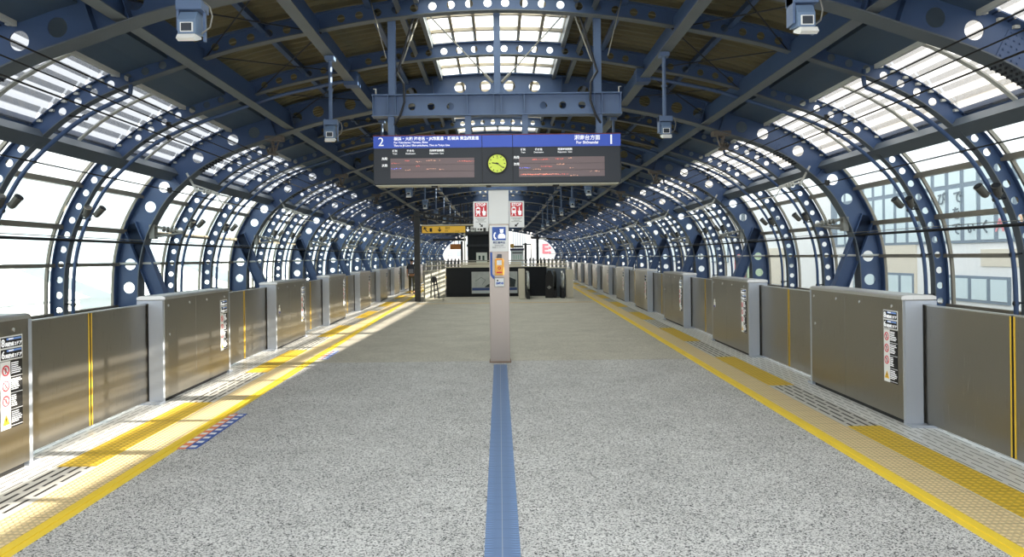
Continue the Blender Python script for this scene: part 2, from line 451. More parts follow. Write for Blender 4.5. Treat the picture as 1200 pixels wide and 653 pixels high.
for sg, nm in ((-1, 'left'), (1, 'right')):
    struct(band('wall_platform_edge_'+nm, 4.15, 4.22, -0.02, CONC, sgn=sg, thick=1.22))
    # rails of the track
    for x in (5.3, 6.37):
        tag(band('rail', x, x+0.065, -1.1, mat('rail_steel', (120, 100, 84), 0.4, metal=0.7), sgn=sg, thick=0.15, uv=False, f0=0.8, f1=0.8),
            'steel running rail on the %s track bed, %s of its pair' % (nm, 'nearer the platform' if x < 6 else 'nearer the glass wall'), 'rail')
    # tactile strips
    el = tag(band('edge_line', 2.785, 2.93, 0.0, YEL, sgn=sg), 'long plain yellow line along the %s edge of the asphalt' % nm, 'floor line')
    band('ridge', 2.85, 2.872, 0.006, YEL, sgn=sg, thick=0.006).parent = el
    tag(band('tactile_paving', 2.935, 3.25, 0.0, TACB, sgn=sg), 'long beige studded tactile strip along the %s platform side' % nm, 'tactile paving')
    tag(band('slotted_paving', 3.255, 3.60, 0.0, SLOT, sgn=sg), 'pale slab strip with rows of black slots beside the %s beige tactile strip' % nm, 'paving')
    tag(band('slotted_sill', 3.60, 4.15, -0.001, SLOTS, sgn=sg), 'bright metal sill plate under the %s row of screen doors' % nm, 'sill plate')
# blue guide stripe
def flat_uv(o):
    me = o.data; ul = me.uv_layers.new(name='UVMap')
    for lp in me.loops:
        co = me.vertices[lp.vertex_index].co; ul.data[lp.index].uv = (co.x, co.y)
    return o
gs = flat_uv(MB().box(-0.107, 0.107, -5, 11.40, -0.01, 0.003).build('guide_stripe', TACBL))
tag(gs, 'blue ribbed guide stripe running down the centre of the platform to the pillar', 'floor stripe')
tag(MB().box(-0.0022, 0.0022, -5, 11.39, 0.0, 0.0045).build('stripe_joint', mat('mortar', (170, 178, 190), 0.8)), 'thin pale joint line down the middle of the blue guide stripe', 'joint')
tag(MB().box(-3.2, 3.6, 26.6, 26.95, -0.01, 0.003).build('threshold_strip', mat('tan_strip', (196, 172, 128), 0.7, noise=0.1)),
    'tan strip crossing the platform floor in front of the stairwell', 'floor strip')

# decals on the floor by the left yellow line
def decal(y0, y1, k, lab):
    t = thing('floor_decal', lab, 'floor sticker', (0, 0, 0), 0)
    def band_mb(xa, xb, mi=0, ya=y0, yb=y1, z=0.004):
        mb = MB(); vs = []
        for y in (ya, yb):
            e = Wd(y); vs += [(-(xa+e), y, z), (-(xb+e), y, z)]
        vs += [(x, y, z-0.003) for x, y, z in vs]
        return mb.add(vs, [(0, 1, 3, 2), (4, 6, 7, 5), (0, 4, 5, 1), (2, 3, 7, 6), (0, 2, 6, 4), (1, 5, 7, 3)])
    band_mb(2.615, 2.715).build('blue_band', BLUEP, t)
    band_mb(2.717, 2.80).build('orange_band', mat('orange_decal', (236, 140, 96), 0.6), t)
    mb = MB(); n = k
    for i in range(n):
        a = y0+(y1-y0)*(i+0.25)/n; b = a+(y1-y0)/n*0.42
        for (xa, xb) in ((2.64, 2.70), (2.73, 2.79)):
            band_mb(xa, xb, 0, a, b, 0.0055).build('white_mark', WHITE, t)
decal(6.5, 7.95, 9, 'blue and orange floor sticker with white marks beside the near left yellow line')
decal(12.2, 13.3, 6, 'small faded blue and orange floor sticker past the floor joint, left yellow line')

# ------------------------------------------------------------------ platform screen doors
GL = 2.25; PITCH = 4.885; OPEN = (PITCH-GL)/2
def uvless(mb): return mb
BODY = MB().box(0, GL, 0, 0.32, 0.045, 1.27).mesh('body', STEEL)
TOPC = MB().prism([(-0.012, 1.27), (0.335, 1.27), (0.335, 1.30), (0.30, 1.315), (0.02, 1.315), (-0.012, 1.30)], -0.012, GL+0.012, 'x').mesh('top_cover', STEELT)
BASE = MB().box(0.03, GL-0.03, 0.03, 0.30, 0.0, 0.045).mesh('base', BLACK)
def post_mesh(x0, x1, sx):
    mb = MB()
    mb.box(x0, x1, 0.004, 0.175, 0.02, 1.262); mb.box(x0, x1, 0.255, 0.316, 0.02, 1.262)
    mb.box(x0, x1, 0.175, 0.255, 1.225, 1.262)
    a, b = (x0-0.10, x1) if sx < 0 else (x0, x1+0.10)
    mb.prism([(0.004, 0.0), (0.316, 0.0), (0.316, 0.022), (0.004, 0.022)], a, b, 'x')
    return mb.mesh('end_post', ALU)
POSTL = post_mesh(-0.05, 0.0, -1); POSTR = post_mesh(GL, GL+0.05, 1)
SEAM = MB().box(GL*0.43, GL*0.43+0.005, -0.0015, 0.02, 0.05, 1.26).mesh('panel_seam', GALV)
HATCH = MB()
for (a, b, c, d) in ((0.08, 0.31, 0.90, 0.905), (0.08, 0.31, 0.745, 0.75), (0.08, 0.085, 0.745, 0.905), (0.305, 0.31, 0.745, 0.905)): HATCH.box(a, b, -0.002, 0.01, c, d)
HATCH = HATCH.mesh('hatch', GALV)
LOCK = MB().disc(0, 0, 0.013, -0.008, 0.01, 12).box(-0.003, 0.003, -0.012, -0.006, -0.02, 0.01).mesh('lock', BRASS)
DP = MB().box(0.0, OPEN-0.012, 0.0, 0.045, 0.03, 1.21).mesh('door_panel', STEEL)
DPT = MB().box(0.0, OPEN-0.012, -0.003, 0.048, 1.21, 1.222).mesh('top_rail', STEELT)
DPY = MB().box(OPEN-0.03, OPEN-0.013, -0.003, 0.048, 0.035, 1.21).mesh('yellow_edge', YELE)
DPK = MB().box(OPEN-0.013, OPEN-0.001, -0.001, 0.046, 0.03, 1.212).mesh('rubber_edge', BLACK)
DPG = MB().box(0.0, 0.03, -0.02, 0.065, 0.02, 1.215).mesh('guide_strip', BLACK)
# sticker block
st = MB()
def sticker():
    o = []
    x0 = GL-0.36; x1 = GL-0.10
    o.append(('number_plate', MB().box(x0-0.012, x1+0.012, -0.003, 0.001, 0.945, 1.145).mesh('number_plate', WHITE)))
    mb = MB(); mb.box(x0, x1, -0.005, -0.002, 1.052, 1.135); mb.box(x0, x1, -0.005, -0.002, 0.955, 1.038)
    o.append(('plate_face', mb.mesh('plate_face', BLACK)))
    mb = MB()
    for zz in (1.112, 1.016): mb.box(x0+0.07, x1-0.01, -0.0065, -0.004, zz, zz+0.016)
    o.append(('blue_bar', mb.mesh('blue_bar', mat('label_blue_bar', (120, 160, 230), 0.4))))
    o.append(('warning_sheet', MB().box(x0-0.005, x1-0.145, -0.004, 0.001, 0.385, 0.938).mesh('warning_sheet', WHITE)))
    o.append(('instruction_sheet', MB().box(x1-0.142, x1+0.005, -0.004, 0.001, 0.385, 0.938).mesh('instruction_sheet', BLACK)))
    mb = MB(); cx = (x0-0.005+x1-0.145)/2
    for cz in (0.865, 0.74, 0.615):
        mb.ring(cx, cz, 0.034, 0.045, -0.006, -0.003, 18)
        M = Matrix.Translation((cx, -0.0045, cz)) @ Matrix.Rotation(0.785, 4, 'Y'); mb.box(-0.036, 0.036, -0.0015, 0.0015, -0.004, 0.004, 0, M)
    o.append(('prohibition_ring', mb.mesh('prohibition_ring', PINKR)))
    mb = MB()
    for cz in (0.865, 0.74, 0.615):
        mb.disc(cx, cz+0.017, 0.006, -0.0055, -0.003, 8); mb.box(cx-0.008, cx+0.008, -0.0055, -0.003, cz-0.006, cz+0.01)
        M = Matrix.Translation((cx, -0.0042, cz-0.014)) @ Matrix.Rotation(0.5, 4, 'Y'); mb.box(-0.004, 0.004, -0.0012, 0.0012, -0.012, 0.008, 0, M)
    o.append(('figure_mark', mb.mesh('figure_mark', TXTK)))
    o.append(('warning_triangle', MB().prism([(cx-0.045, 0.42), (cx+0.045, 0.42), (cx, 0.50)], -0.006, -0.003).mesh('warning_triangle', mat('warning_yellow', (240, 190, 50), 0.5))))
    o.append(('exclamation_mark', MB().box(cx-0.004, cx+0.004, -0.0075, -0.005, 0.447, 0.475).box(cx-0.004, cx+0.004, -0.0075, -0.005, 0.432, 0.44).mesh('exclamation_mark', TXTK)))
    mb = MB(); R = random.Random(3)
    for k in range(4):
        z = 0.922-k*0.135
        for j in range(6):
            wv = 0.125*R.uniform(0.6, 1.0)*(0.55 if k == 2 else 1)
            x = x1-0.136
            while x < x1-0.136+wv:
                l = R.uniform(0.006, 0.016); mb.box(x, x+l, -0.0055, -0.003, z-j*0.0165-0.008, z-j*0.0165); x += l+0.003
        mb.box(x1-0.142, x1+0.005, -0.005, -0.003, z-0.118, z-0.115)
    o.append(('small_print', mb.mesh('small_print', TXTW)))
    return o
STK = sticker()
def gate(sg, y_near, idx, logo=False):
    side = 'right' if sg > 0 else 'left'
    yc = y_near+GL/2; ang = Wang(yc)
    # local x = viewer's right when facing the doors
    if sg > 0: rot = -PI/2-ang; origin_y = y_near+GL
    else: rot = PI/2+ang; origin_y = y_near
    xf = 3.86+Wd(origin_y)
    g = thing('platform_gate', '', 'platform gate', (sg*xf, origin_y, 0), rot, 'screen door gates on the %s side' % side)
    bevel(put('housing', BODY, g), 0.005)
    put('top_cover', TOPC, g); put('base', BASE, g); put('end_post', POSTL, g); put('end_post', POSTR, g)
    if idx < 14:
        h = g.children[0]
        put('panel_seam', SEAM, h); put('hatch', HATCH, h)
        for x in (0.1, 0.75, 1.35, 2.05): put('lock', LOCK, h, (x, 0, 1.195))
        put('lock', LOCK, h, (0.13, 0, 0.83))
    if idx < 16:
        for nm, me in STK: put(nm, me, g)
    if idx < 4:
        for zz, d in ((1.093, '8'), (0.996, '6')):
            text(d, 0.085, TXTW, (GL-0.335, -0.0045, zz-0.004), g, bold=0.002)
            text('両編成 2ドア', 0.036, TXTW, (GL-0.205, -0.0045, zz-0.018), g, bold=0.0012)
            text('乗車位置', 0.015, TXTW, (GL-0.24, -0.0065, zz+0.027), g)
    if logo:
        lg = MB().disc(0.16, 0.83, 0.03, -0.004, 0.001, 20).box(0.10, 0.22, -0.004, 0.001, 0.70, 0.80).build('round_notice', WHITE, g)
        MB().box(0.105, 0.215, -0.0055, -0.003, 0.70, 0.735).box(0.15, 0.17, -0.0055, -0.003, 0.65, 0.67).build('notice_band', mat('violet_blue', (90, 90, 170), 0.5), lg)
    for k in (0, 1):
        if k == 0: d = put('door_panel', DP, g, (GL, 0.195, 0))
        else: d = put('door_panel', DP, g, (0, 0.24, 0), (0, 0, PI))
        put('top_rail', DPT, d); put('rubber_edge', DPK, d); ye = put('yellow_edge', DPY, d); put('guide_strip', DPG, d)
    return g
GR = [2.24+PITCH*k for k in range(0, 20)]
GLf = [3.78+PITCH*k for k in range(0, 19)]
for side, lst, sg in (('right', GR, 1), ('left', GLf, -1)):
    for i, y in enumerate(lst):
        if side == 'right' and i == 0:
            g = gate(sg, y, i); g['label'] = 'platform gate whose sliding door leaf enters at the right edge'
            continue
        g = gate(sg, y, i, logo=(i == 2))
        j = i if side == 'left' else i-1
        g['label'] = '%s stainless steel screen door housing in the %s row%s' % (
            'nearest' if j == 0 else ORD[j], side, ', bearing a round white notice' if i == 2 else '')
# extra leaf ends in front of the nearest gates come from the gates themselves
# deep yellow studded tiles in front of every opening
for sg, lst, nm in ((1, GR, 'right'), (-1, GLf, 'left')):
    k = 0
    for i, y in enumerate(lst[:17]):
        ya = y+GL-0.05; yb = y+PITCH-0.05
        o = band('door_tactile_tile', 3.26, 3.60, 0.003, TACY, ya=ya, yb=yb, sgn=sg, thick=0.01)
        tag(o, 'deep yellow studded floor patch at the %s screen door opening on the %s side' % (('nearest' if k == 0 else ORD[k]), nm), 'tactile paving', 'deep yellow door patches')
        k += 1

# ------------------------------------------------------------------ arches
O_OUT, O_IN = 0.265, -0.265
main_holes = []
for x, z in [(8.68, 0.55), (8.68, 1.13), (8.645, 1.68), (8.16, 3.02), (7.83, 3.48), (7.03, 4.16), (6.21, 4.57), (5.71, 4.735), (4.71, 5.07), (4.2, 5.21), (3.45, 5.37), (2.01, 5.62), (0.87, 5.74), (0.29, 5.76)]:
    for s_ in (1, -1): main_holes.append((s_*x, z, 0.13))
Lo, Li = off(O_OUT), off(O_IN)
M_WEB = plate([(p.x, p.y) for p in Lo]+[(p.x, p.y) for p in reversed(Li)], main_holes, -0.008, 0.008, 'web', BLUE)
M_INF = strip_mesh(off(O_IN), off(O_IN-0.02), -0.15, 0.15, 'inner_flange', BLUEF)
M_OUF = strip_mesh(off(O_OUT+0.02), off(O_OUT), -0.15, 0.15, 'outer_flange', BLUE)
def bolts(mb, x, z0, nx, nz, sp, y, tang):
    t = Vector(tang); n = Vector((-t.y, t.x))
    for i in range(nx):
        for j in range(nz):
            p = Vector((x, z0))+t*(i-(nx-1)/2)*sp+n*(j-(nz-1)/2)*sp
            for s_ in (1, -1):
                mb.tube([(p.x, s_*y, p.y), (p.x, s_*(y+0.014), p.y)], 0.014, 6)
spl = MB(); M_SPL = []
for sx in (1, -1):
    for xx in (6.72, 2.55):
        p = at_x(xx, 0); q = at_x(xx-0.05, 0); t = Vector((q.x-p.x, q.y-p.y)).normalized()
        p.x *= sx; t = Vector((t.x*sx, t.y)); n = Vector((-t.y, t.x))
        spl = MB()
        for s_ in (1, -1):
            vs = [p+t*a+n*b for a, b in ((-0.17, -0.2), (0.17, -0.2), (0.17, 0.2), (-0.17, 0.2))]
            spl.prism([(v.x, v.y) for v in vs], s_*0.009, s_*0.018)
        bolts(spl, p.x, p.y, 4, 5, 0.08, 0.017, t); M_SPL.append(spl.mesh('splice_plate', BLUE))
    # brackets of bolts on the inner flange
fb = MB()
for sx in (1, -1):
    for i in range(7):
        for yy in (-0.11, -0.05, 0.05, 0.11):
            p = at_x(6.72+0.07*(i-3), O_IN-0.02)
            n = Vector((p.x, p.y)); q = at_x(6.72+0.07*(i-3), O_IN-0.05)
            fb.tube([(sx*p.x, yy, p.y), (sx*q.x, yy, q.y)], 0.018, 6)
M_FB = fb.mesh('flange_bolt', DARK)
# stiffeners (rib plates across the web)
M_STF = []
for xx in (0.0, 1.55, 2.9, 4.8, 5.25, 7.55):
    for sx in ((1,) if xx == 0 else (1, -1)):
        a = at_x(xx, O_IN); b = at_x(xx, O_OUT) if xx else at_x(0, O_OUT)
        if xx: # along normal
            i = min(range(HALFN), key=lambda k: abs(CTR[k].x-xx)+(10 if CTR[k].y < 1 else 0)); a = CTR[i]+NRM[i]*O_IN; b = CTR[i]+NRM[i]*O_OUT
        d = (b-a).normalized(); t = Vector((d.y, -d.x))*0.006
        vs = [a-t, a+t, b+t, b-t]
        M_STF.append(MB().prism([(sx*v.x, v.y) for v in vs], -0.14, 0.14).mesh('stiffener', BLUE))
def brace_mesh(sx):
    mb = MB(); a = Vector((8.62, 2.62)); b = Vector((7.10, -1.25)); d = (b-a).normalized(); n = Vector((-d.y, d.x))
    hw = 0.145
    P = [a+n*hw, b+n*hw, b-n*hw, a-n*hw]
    mb.prism([(sx*p.x, p.y) for p in P], -0.008, 0.008)
    for s_ in (1, -1):
        Q = [a+n*hw*s_, b+n*hw*s_, b+n*(hw+0.014)*s_, a+n*(hw+0.014)*s_]
        mb.prism([(sx*p.x, p.y) for p in Q], -0.11, 0.11)
    return mb.mesh('brace', BLUE)
M_BR = {1: brace_mesh(1), -1: brace_mesh(-1)}
M_STRUT = {s_: MB().tube([(s_*8.95, 0, 1.70), (s_*7.95, 0, 1.70)], 0.03, 8).mesh('tie_strut', WHITEM) for s_ in (1, -1)}
# catenary bracket on the inner side of the main arch
def bracket_mesh(s_):
    mb = MB()
    p = at_z(2.45, O_IN-0.02)
    mb.box(p.x-0.10, p.x+0.02, -0.09, 0.09, 2.27, 2.60)
    mb.tube([(p.x-0.1, 0, 2.55), (p.x-0.75, -0.05, 2.42)], 0.035, 8)
    mb.tube([(p.x-0.1, 0, 2.32), (p.x-0.75, -0.05, 2.40)], 0.025, 8)
    for k in range(4): mb.tube([(p.x-0.28-k*0.09, -0.02, 2.50-k*0.012), (p.x-0.31-k*0.09, -0.02, 2.495-k*0.012)], 0.07, 10)
    if s_ < 0: mb.v = [(-x, y, z) for x, y, z in mb.v]
    return mb.mesh('wire_bracket', GALV)
M_BK = {1: bracket_mesh(1), -1: bracket_mesh(-1)}
def hanger_mesh(s_):
    mb = MB(); x = 5.25
    zf = at_x(x, O_IN-0.02).y
    mb.box(x-0.22, x+0.18, -0.12, 0.12, zf-0.06, zf+0.05)
    mb.tube([(x+0.05, 0, zf), (x-0.02, -0.02, zf-0.34)], 0.028, 8)
    mb.tube([(x-0.12, 0, zf-0.04), (x-0.05, -0.02, zf-0.30)], 0.02, 8)
    for k in range(4): mb.tube([(x-0.02+k*0.05, -0.02, zf-0.26-k*0.01), (x+k*0.05, -0.02, zf-0.265-k*0.01)], 0.055, 10)
    for k in range(3): mb.tube([(x+0.03-k*0.02, 0, zf-0.10-k*0.06), (x+0.03-k*0.02, 0, zf-0.12-k*0.06)], 0.055, 10)
    mb.tube([(x-0.1, -0.03, zf-0.38), (x+0.12, -0.03, zf-0.36)], 0.03, 8)
    if s_ < 0: mb.v = [(-a, y, c) for a, y, c in mb.v]
    return mb.mesh('wire_hanger', mat('insulator_brown', (112, 104, 96), 0.5))
def arm_mesh(s_):
    mb = MB()
    mb.tube([(7.30, 0, 3.80), (7.05, -0.03, 3.35)], 0.028, 8); mb.tube([(7.08, -0.03, 3.42), (6.25, -0.06, 3.22)], 0.022, 8)
    mb.tube([(7.12, -0.03, 3.52), (6.55, -0.05, 3.32)], 0.018, 8); mb.tube([(6.6, -0.06, 3.30), (6.45, -0.1, 3.08), (6.1, -0.1, 3.04)], 0.014, 6)
    for k in range(3): mb.tube([(6.9-k*0.07, -0.04, 3.375-k*0.016), (6.87-k*0.07, -0.04, 3.37-k*0.016)], 0.055, 10)
    if s_ < 0: mb.v = [(-a, y, c) for a, y, c in mb.v]
    return mb.mesh('registration_arm', WHITEM)
M_AR = {1: arm_mesh(1), -1: arm_mesh(-1)}
M_HG = {1: hanger_mesh(1), -1: hanger_mesh(-1)}

mains = [1.4+7.5*k for k in range(0, 14)]
vis = 0
for y in mains:
    a = thing('roof_arch', '', 'roof arch', (0, y, 0), 0, 'wide main arches', S(y))
    if y > 5:
        vis += 1
        a['label'] = '%s wide dark blue roof arch from the camera, with large round holes' % ('nearest' if vis == 1 else ORD[vis-1])
        if abs(y-16.4) < 0.1: a['label'] = 'wide dark blue roof arch with large holes just behind the hanging departure board'
    else:
        a['label'] = 'wide blue steel roof arch %s' % ('right above the camera, out of frame' if y > 0 else 'behind the camera, out of frame')
    put('web', M_WEB, a); put('inner_flange', M_INF, a); put('outer_flange', M_OUF, a)
    if y < 60:
        for m_ in M_SPL: put('splice_plate', m_, a)
        for m_ in M_STF: put('stiffener', m_, a)
        put('flange_bolt', M_FB, a)
    for s_ in (1, -1):
        put('brace', M_BR[s_], a); put('tie_strut', M_STRUT[s_], a)
        if 10 < y < 70: put('wire_bracket', M_BK[s_], a); put('wire_hanger', M_HG[s_], a); put('registration_arm', M_AR[s_], a)

# light ribs
RC = 0.135; RW = 0.125
CR = off(RC)
acc = 0; rh = []; lastp = CR[HALFN-1]; dist = 0.145
skipx = [(2.78, 3.05), (4.68, 4.95), (7.42, 7.72)]
tot = 0; L = CR[:HALFN][::-1]
run = 0.0; nxt = 0.145
for a, b in zip(L, L[1:]):
    d = (b-a).length
    while run+d >= nxt:
        p = a.lerp(b, (nxt-run)/d)
        if p.y > 0.7 and not any(u < p.x < v and p.y > 2 for u, v in skipx): rh += [(p.x, p.y, 0.066), (-p.x, p.y, 0.066)]
        nxt += 0.305
    run += d
R_WEB = plate([(p.x, p.y) for p in off(RC+RW)]+[(p.x, p.y) for p in reversed(off(RC-RW))], rh, -0.006, 0.006, 'web', BLUE)
R_INF = strip_mesh(off(RC-RW), off(RC-RW-0.015), -0.075, 0.075, 'inner_flange', BLUEF)
R_OUF = strip_mesh(off(RC+RW+0.015), off(RC+RW), -0.075, 0.075, 'outer_flange', BLUE)
def lamp_pair(s_, parent, y, lab):
    t = thing('twin_spotlight', lab, 'spotlight', (s_*at_z(2.72, RC-RW-0.1).x*S(y), y-0.02, 2.72), 0, 'twin spotlights on the ribs')
    MB().tube([(s_*0.10, 0, -0.02), (-s_*0.16, 0, -0.02)], 0.022, 8).box(-0.05, 0.05, -0.05, 0.05, -0.06, 0.05).build('bracket', GALV, t)
    for k, (dx, dy) in enumerate(((-0.02, -0.05), (-0.24, -0.03))):
        p = Vector((s_*dx, dy, 0.0)); d = Vector((-s_*0.35, -0.35, 0.5)).normalized() if k == 0 else Vector((-s_*0.8, -0.2, 0.75)).normalized()
        h = MB().tube([p-d*0.10, p-d*0.06, p+d*0.10, p+d*0.14], [0.045, 0.062, 0.066, 0.075], 12, 0).build('lamp_head', mat('spot_grey', (92, 90, 84), 0.45), t)
        MB().tube([p+d*0.141, p+d*0.146], [0.066, 0.064], 12).build('lens', mat('lens_dark', (40, 42, 46), 0.15), h)
    return t
ribs = []
for y in mains[:-1]: ribs += [y+2.5, y+5.0]
vis = 0; lv = 0
Lp = off(RC-RW-0.17)
def pipe_path(s_, xtop):
    P = [(s_*p.x, 0, p.y) for p in Lp[:HALFN] if (p.x <= xtop or True) and not (p.x < xtop and p.y > 3)]
    return P
PIPE = {}
for s_ in (1, -1):
    for xt in (6.0, 3.0):
        P = pipe_path(s_, xt)
        if xt == 6.0: P = P+[(P[-1][0]-s_*0.04, 0, P[-1][2]+0.05), (P[-1][0]-s_*0.05, 0, P[-1][2]+0.12), (P[-1][0]-s_*0.05, 0, P[-1][2]+0.30)]
        PIPE[(s_, xt)] = MB().tube(P, 0.036, 8).mesh('pipe', BLUE, True)
def clips(s_):
    mb = MB()
    for z in (0.9, 1.7, 2.6, 3.4, 4.1):
        p = at_z(z, RC-RW-0.17); q = at_z(z+0.02, RC-RW)
        mb.tube([(s_*p.x, 0, p.y), (s_*q.x, 0, q.y)], 0.018, 6); mb.tube([(s_*p.x, -0.02, p.y), (s_*p.x, 0.02, p.y)], 0.05, 8)
    return mb.mesh('pipe_clip', DARK)
CLIP = {1: clips(1), -1: clips(-1)}
PBOX = {s_: MB().box(s_*2.9-0.14, s_*2.9+0.14, -0.14, 0.14, at_x(3.0, RC-RW-0.17).y-0.12, at_x(3.0, RC-RW-0.17).y+0.14).mesh('junction_box', BLUE) for s_ in (1, -1)}
for i, y in enumerate(ribs):
    a = thing('roof_rib', '', 'roof rib', (0, y, 0), 0, 'narrow roof ribs', S(y))
    if y > 8:
        vis += 1; nth = 'nearest' if vis == 1 else ORD[vis-1]
        a['label'] = '%s narrow blue roof rib from the camera, with small round holes' % ('nearest' if vis == 1 else ORD[vis-1])
    else: a['label'] = 'narrow blue roof rib outside the picture, %s' % ['just past the camera', 'just short of the nearest wide arch'][i]
    put('web', R_WEB, a); put('inner_flange', R_INF, a); put('outer_flange', R_OUF, a)
    if y < 8: continue
    for s_ in (1, -1):
        sd = 'right' if s_ > 0 else 'left'
        xt = 6.0 if i % 2 == 0 else 3.0
        p = put('drain_pipe', PIPE[(s_, xt)], None, (0, y-0.02, 0), (0, 0, 0), (S(y), 1, 1)); 
        tag(p, 'blue tube following the %s side of the %s narrow rib' % (sd, 'nearest' if vis == 1 else ORD[vis-1]), 'pipe', 'blue tubes along the ribs')
        if y < 60: put('pipe_clip', CLIP[s_], p)
        if xt == 3.0 and y < 60: put('junction_box', PBOX[s_], p)
        if y < 62:
            lamp_pair(s_, None, y, 'pair of small grey spotlights on the %s side of the %s narrow rib' % (sd, 'nearest' if vis == 1 else ORD[vis-1]))

# ------------------------------------------------------------------ roof skin
def loft(name, prof, ya, yb, m, step=2.5, smooth=False, closed=False):
    """profile list of (x,z) in the unscaled section, lofted along y with the hall width"""
    n = max(1, int(round((yb-ya)/step))); vs = []; k = len(prof)
    for i in range(n+1):
        y = ya+(yb-ya)*i/n; s_ = S(y)
        vs += [(p[0]*s_, y, p[1]) for p in prof]
    fs = []; kk = k if closed else k-1
    for i in range(n):
        for j in range(kk): fs.append((i*k+j, i*k+(j+1) % k, (i+1)*k+(j+1) % k, (i+1)*k+j))
    if closed: fs += [tuple(range(k)), tuple(n*k+j for j in range(k))[::-1]]
    return MB().add(vs, fs).mesh(name, m, smooth)
def seg(x0, x1, d, n=10):
    return [tuple(at_x(x0+(x1-x0)*i/n, d)) for i in range(n+1)]
def deck(sg):
    # transverse corrugation: height varies along y
    prof = seg(1.36, 5.5, 0.36, 12); per = 0.24; amp = 0.085
    ys = []; y = Y0
    while y < Y1:
        ys += [(y, 0), (y+per*0.3, 0), (y+per*0.5, amp), (y+per*0.8, amp)]; y += per
    vs = []; k = len(prof)
    for y, h in ys:
        s_ = S(y); vs += [(sg*p[0]*s_, y, p[1]+h) for p in prof]
    fs = [(i*k+j, i*k+j+1, (i+1)*k+j+1, (i+1)*k+j) for i in range(len(ys)-1) for j in range(k-1)]
    return MB().add(vs, fs).mesh('ceiling', DECK)
for sg, nm in ((1, 'right'), (-1, 'left')):
    struct(put('ceiling', deck(sg)))
    P = seg(1.30, 5.5, 0.46, 12); Q = seg(1.30, 5.5, 0.50, 12)[::-1]
    struct(put('ceiling', loft('ceiling', [(sg*a, b) for a, b in P+Q], Y0, Y1, GALV, closed=True)))     # outer roof sheet
    a, b, c, d = at_x(5.5, 0.50), at_x(5.5, 0.22), at_x(6.2, 0.22), at_x(6.2, 0.34)
    e = at_x(5.5, 0.2); 
    P = [(5.45, b.y), (5.45, a.y), (5.52, a.y), (6.2, d.y), (6.2, c.y), (5.8, at_x(5.8, 0.22).y)]
    struct(put('ceiling', loft('ceiling', [(sg*x, z) for x, z in P], Y0, Y1, PANEL, closed=True)))
    # lower cover of the louvre zone: eaves beam
    q = (7.60, 3.86)
    Pb = [(7.48, 3.78), (7.70, 3.62), (7.80, 3.76), (7.58, 3.92)]
    tag(put('eaves_beam', loft('eaves_beam', [(sg*x, z) for x, z in Pb], Y0, Y1, BLUEF, closed=True)),
        'long blue grey eaves beam between louvres and glass wall, %s side' % nm, 'beam')
    Pb = [(7.66, 4.02), (7.78, 3.93), (7.84, 4.02), (7.72, 4.12)]
    struct(put('trim_2', loft('trim_2', [(sg*x, z) for x, z in Pb], Y0, Y1, BLUE, closed=True)))
# purlins
def purlin(x, z, w_, h, m1, m2, label, sg):
    t = thing('roof_purlin', label, 'purlin')
    put('flange', loft('flange', [(sg*(x-w_/2), z), (sg*(x+w_/2), z), (sg*(x+w_/2), z+0.014), (sg*(x-w_/2), z+0.014)], Y0, Y1, m2, closed=True), t)
    put('web', loft('web', [(sg*(x-0.006), z+0.014), (sg*(x+0.006), z+0.014), (sg*(x+0.006), z+h), (sg*(x-0.006), z+h)], Y0, Y1, m1, closed=True), t)
    return t
for sg, nm in ((1, 'right'), (-1, 'left')):
    purlin(4.84, 4.79, 0.22, 0.40, BLUE, PURL, 'long grey purlin under the dark roof deck, outer one on the %s side' % nm, sg)
    purlin(2.93, 5.245, 0.20, 0.38, BLUE, PURL, 'long grey purlin under the dark roof deck beside the hanging lamps, %s side' % nm, sg)
    purlin(3.85, 5.44, 0.10, 0.14, BLUE, BLUE, 'slim purlin close under the roof deck between the two grey purlins, %s side' % nm, sg)
    purlin(2.10, 5.82, 0.10, 0.14, BLUE, BLUE, 'slim purlin close under the roof deck beside the skylight, %s side' % nm, sg)
    purlin(1.62, 5.80, 0.09, 0.20, BLUE, BLUEF, 'outer long member edging the crown skylight, %s side' % nm, sg)
    P = [(1.28, 5.90), (1.36, 5.90), (1.36, 6.26), (1.28, 6.28)]
    struct(put('trim_3', loft('trim_3', [(sg*x, z) for x, z in P], Y0, Y1, BLUEF, closed=True)))
# crossing rods under the deck
def rods(y, sg):
    mb = MB()
    for (xa, xb) in ((2.9, 4.8),):
        s0, s1 = S(y), S(y+2.5)
        za, zb = 5.44, 5.08
        mb.tube([(sg*xa*s0, y, za), (sg*xb*s1, y+2.5, zb)], 0.011, 6); mb.tube([(sg*xb*s0, y, zb), (sg*xa*s1, y+2.5, za)], 0.011, 6)
    return mb
allr = sorted(mains+ribs)
k = 0
for y in allr[:-1]:
    if 6 < y < 50:
        k += 1
        for sg, nm in ((1, 'right'), (-1, 'left')):
            tag(rods(y, sg).build('brace_rods', DARK), 'thin crossed steel rods under the dark deck in the %s roof bay, %s side' % (ORD[k-1], nm), 'rods', 'crossed rods under the deck')
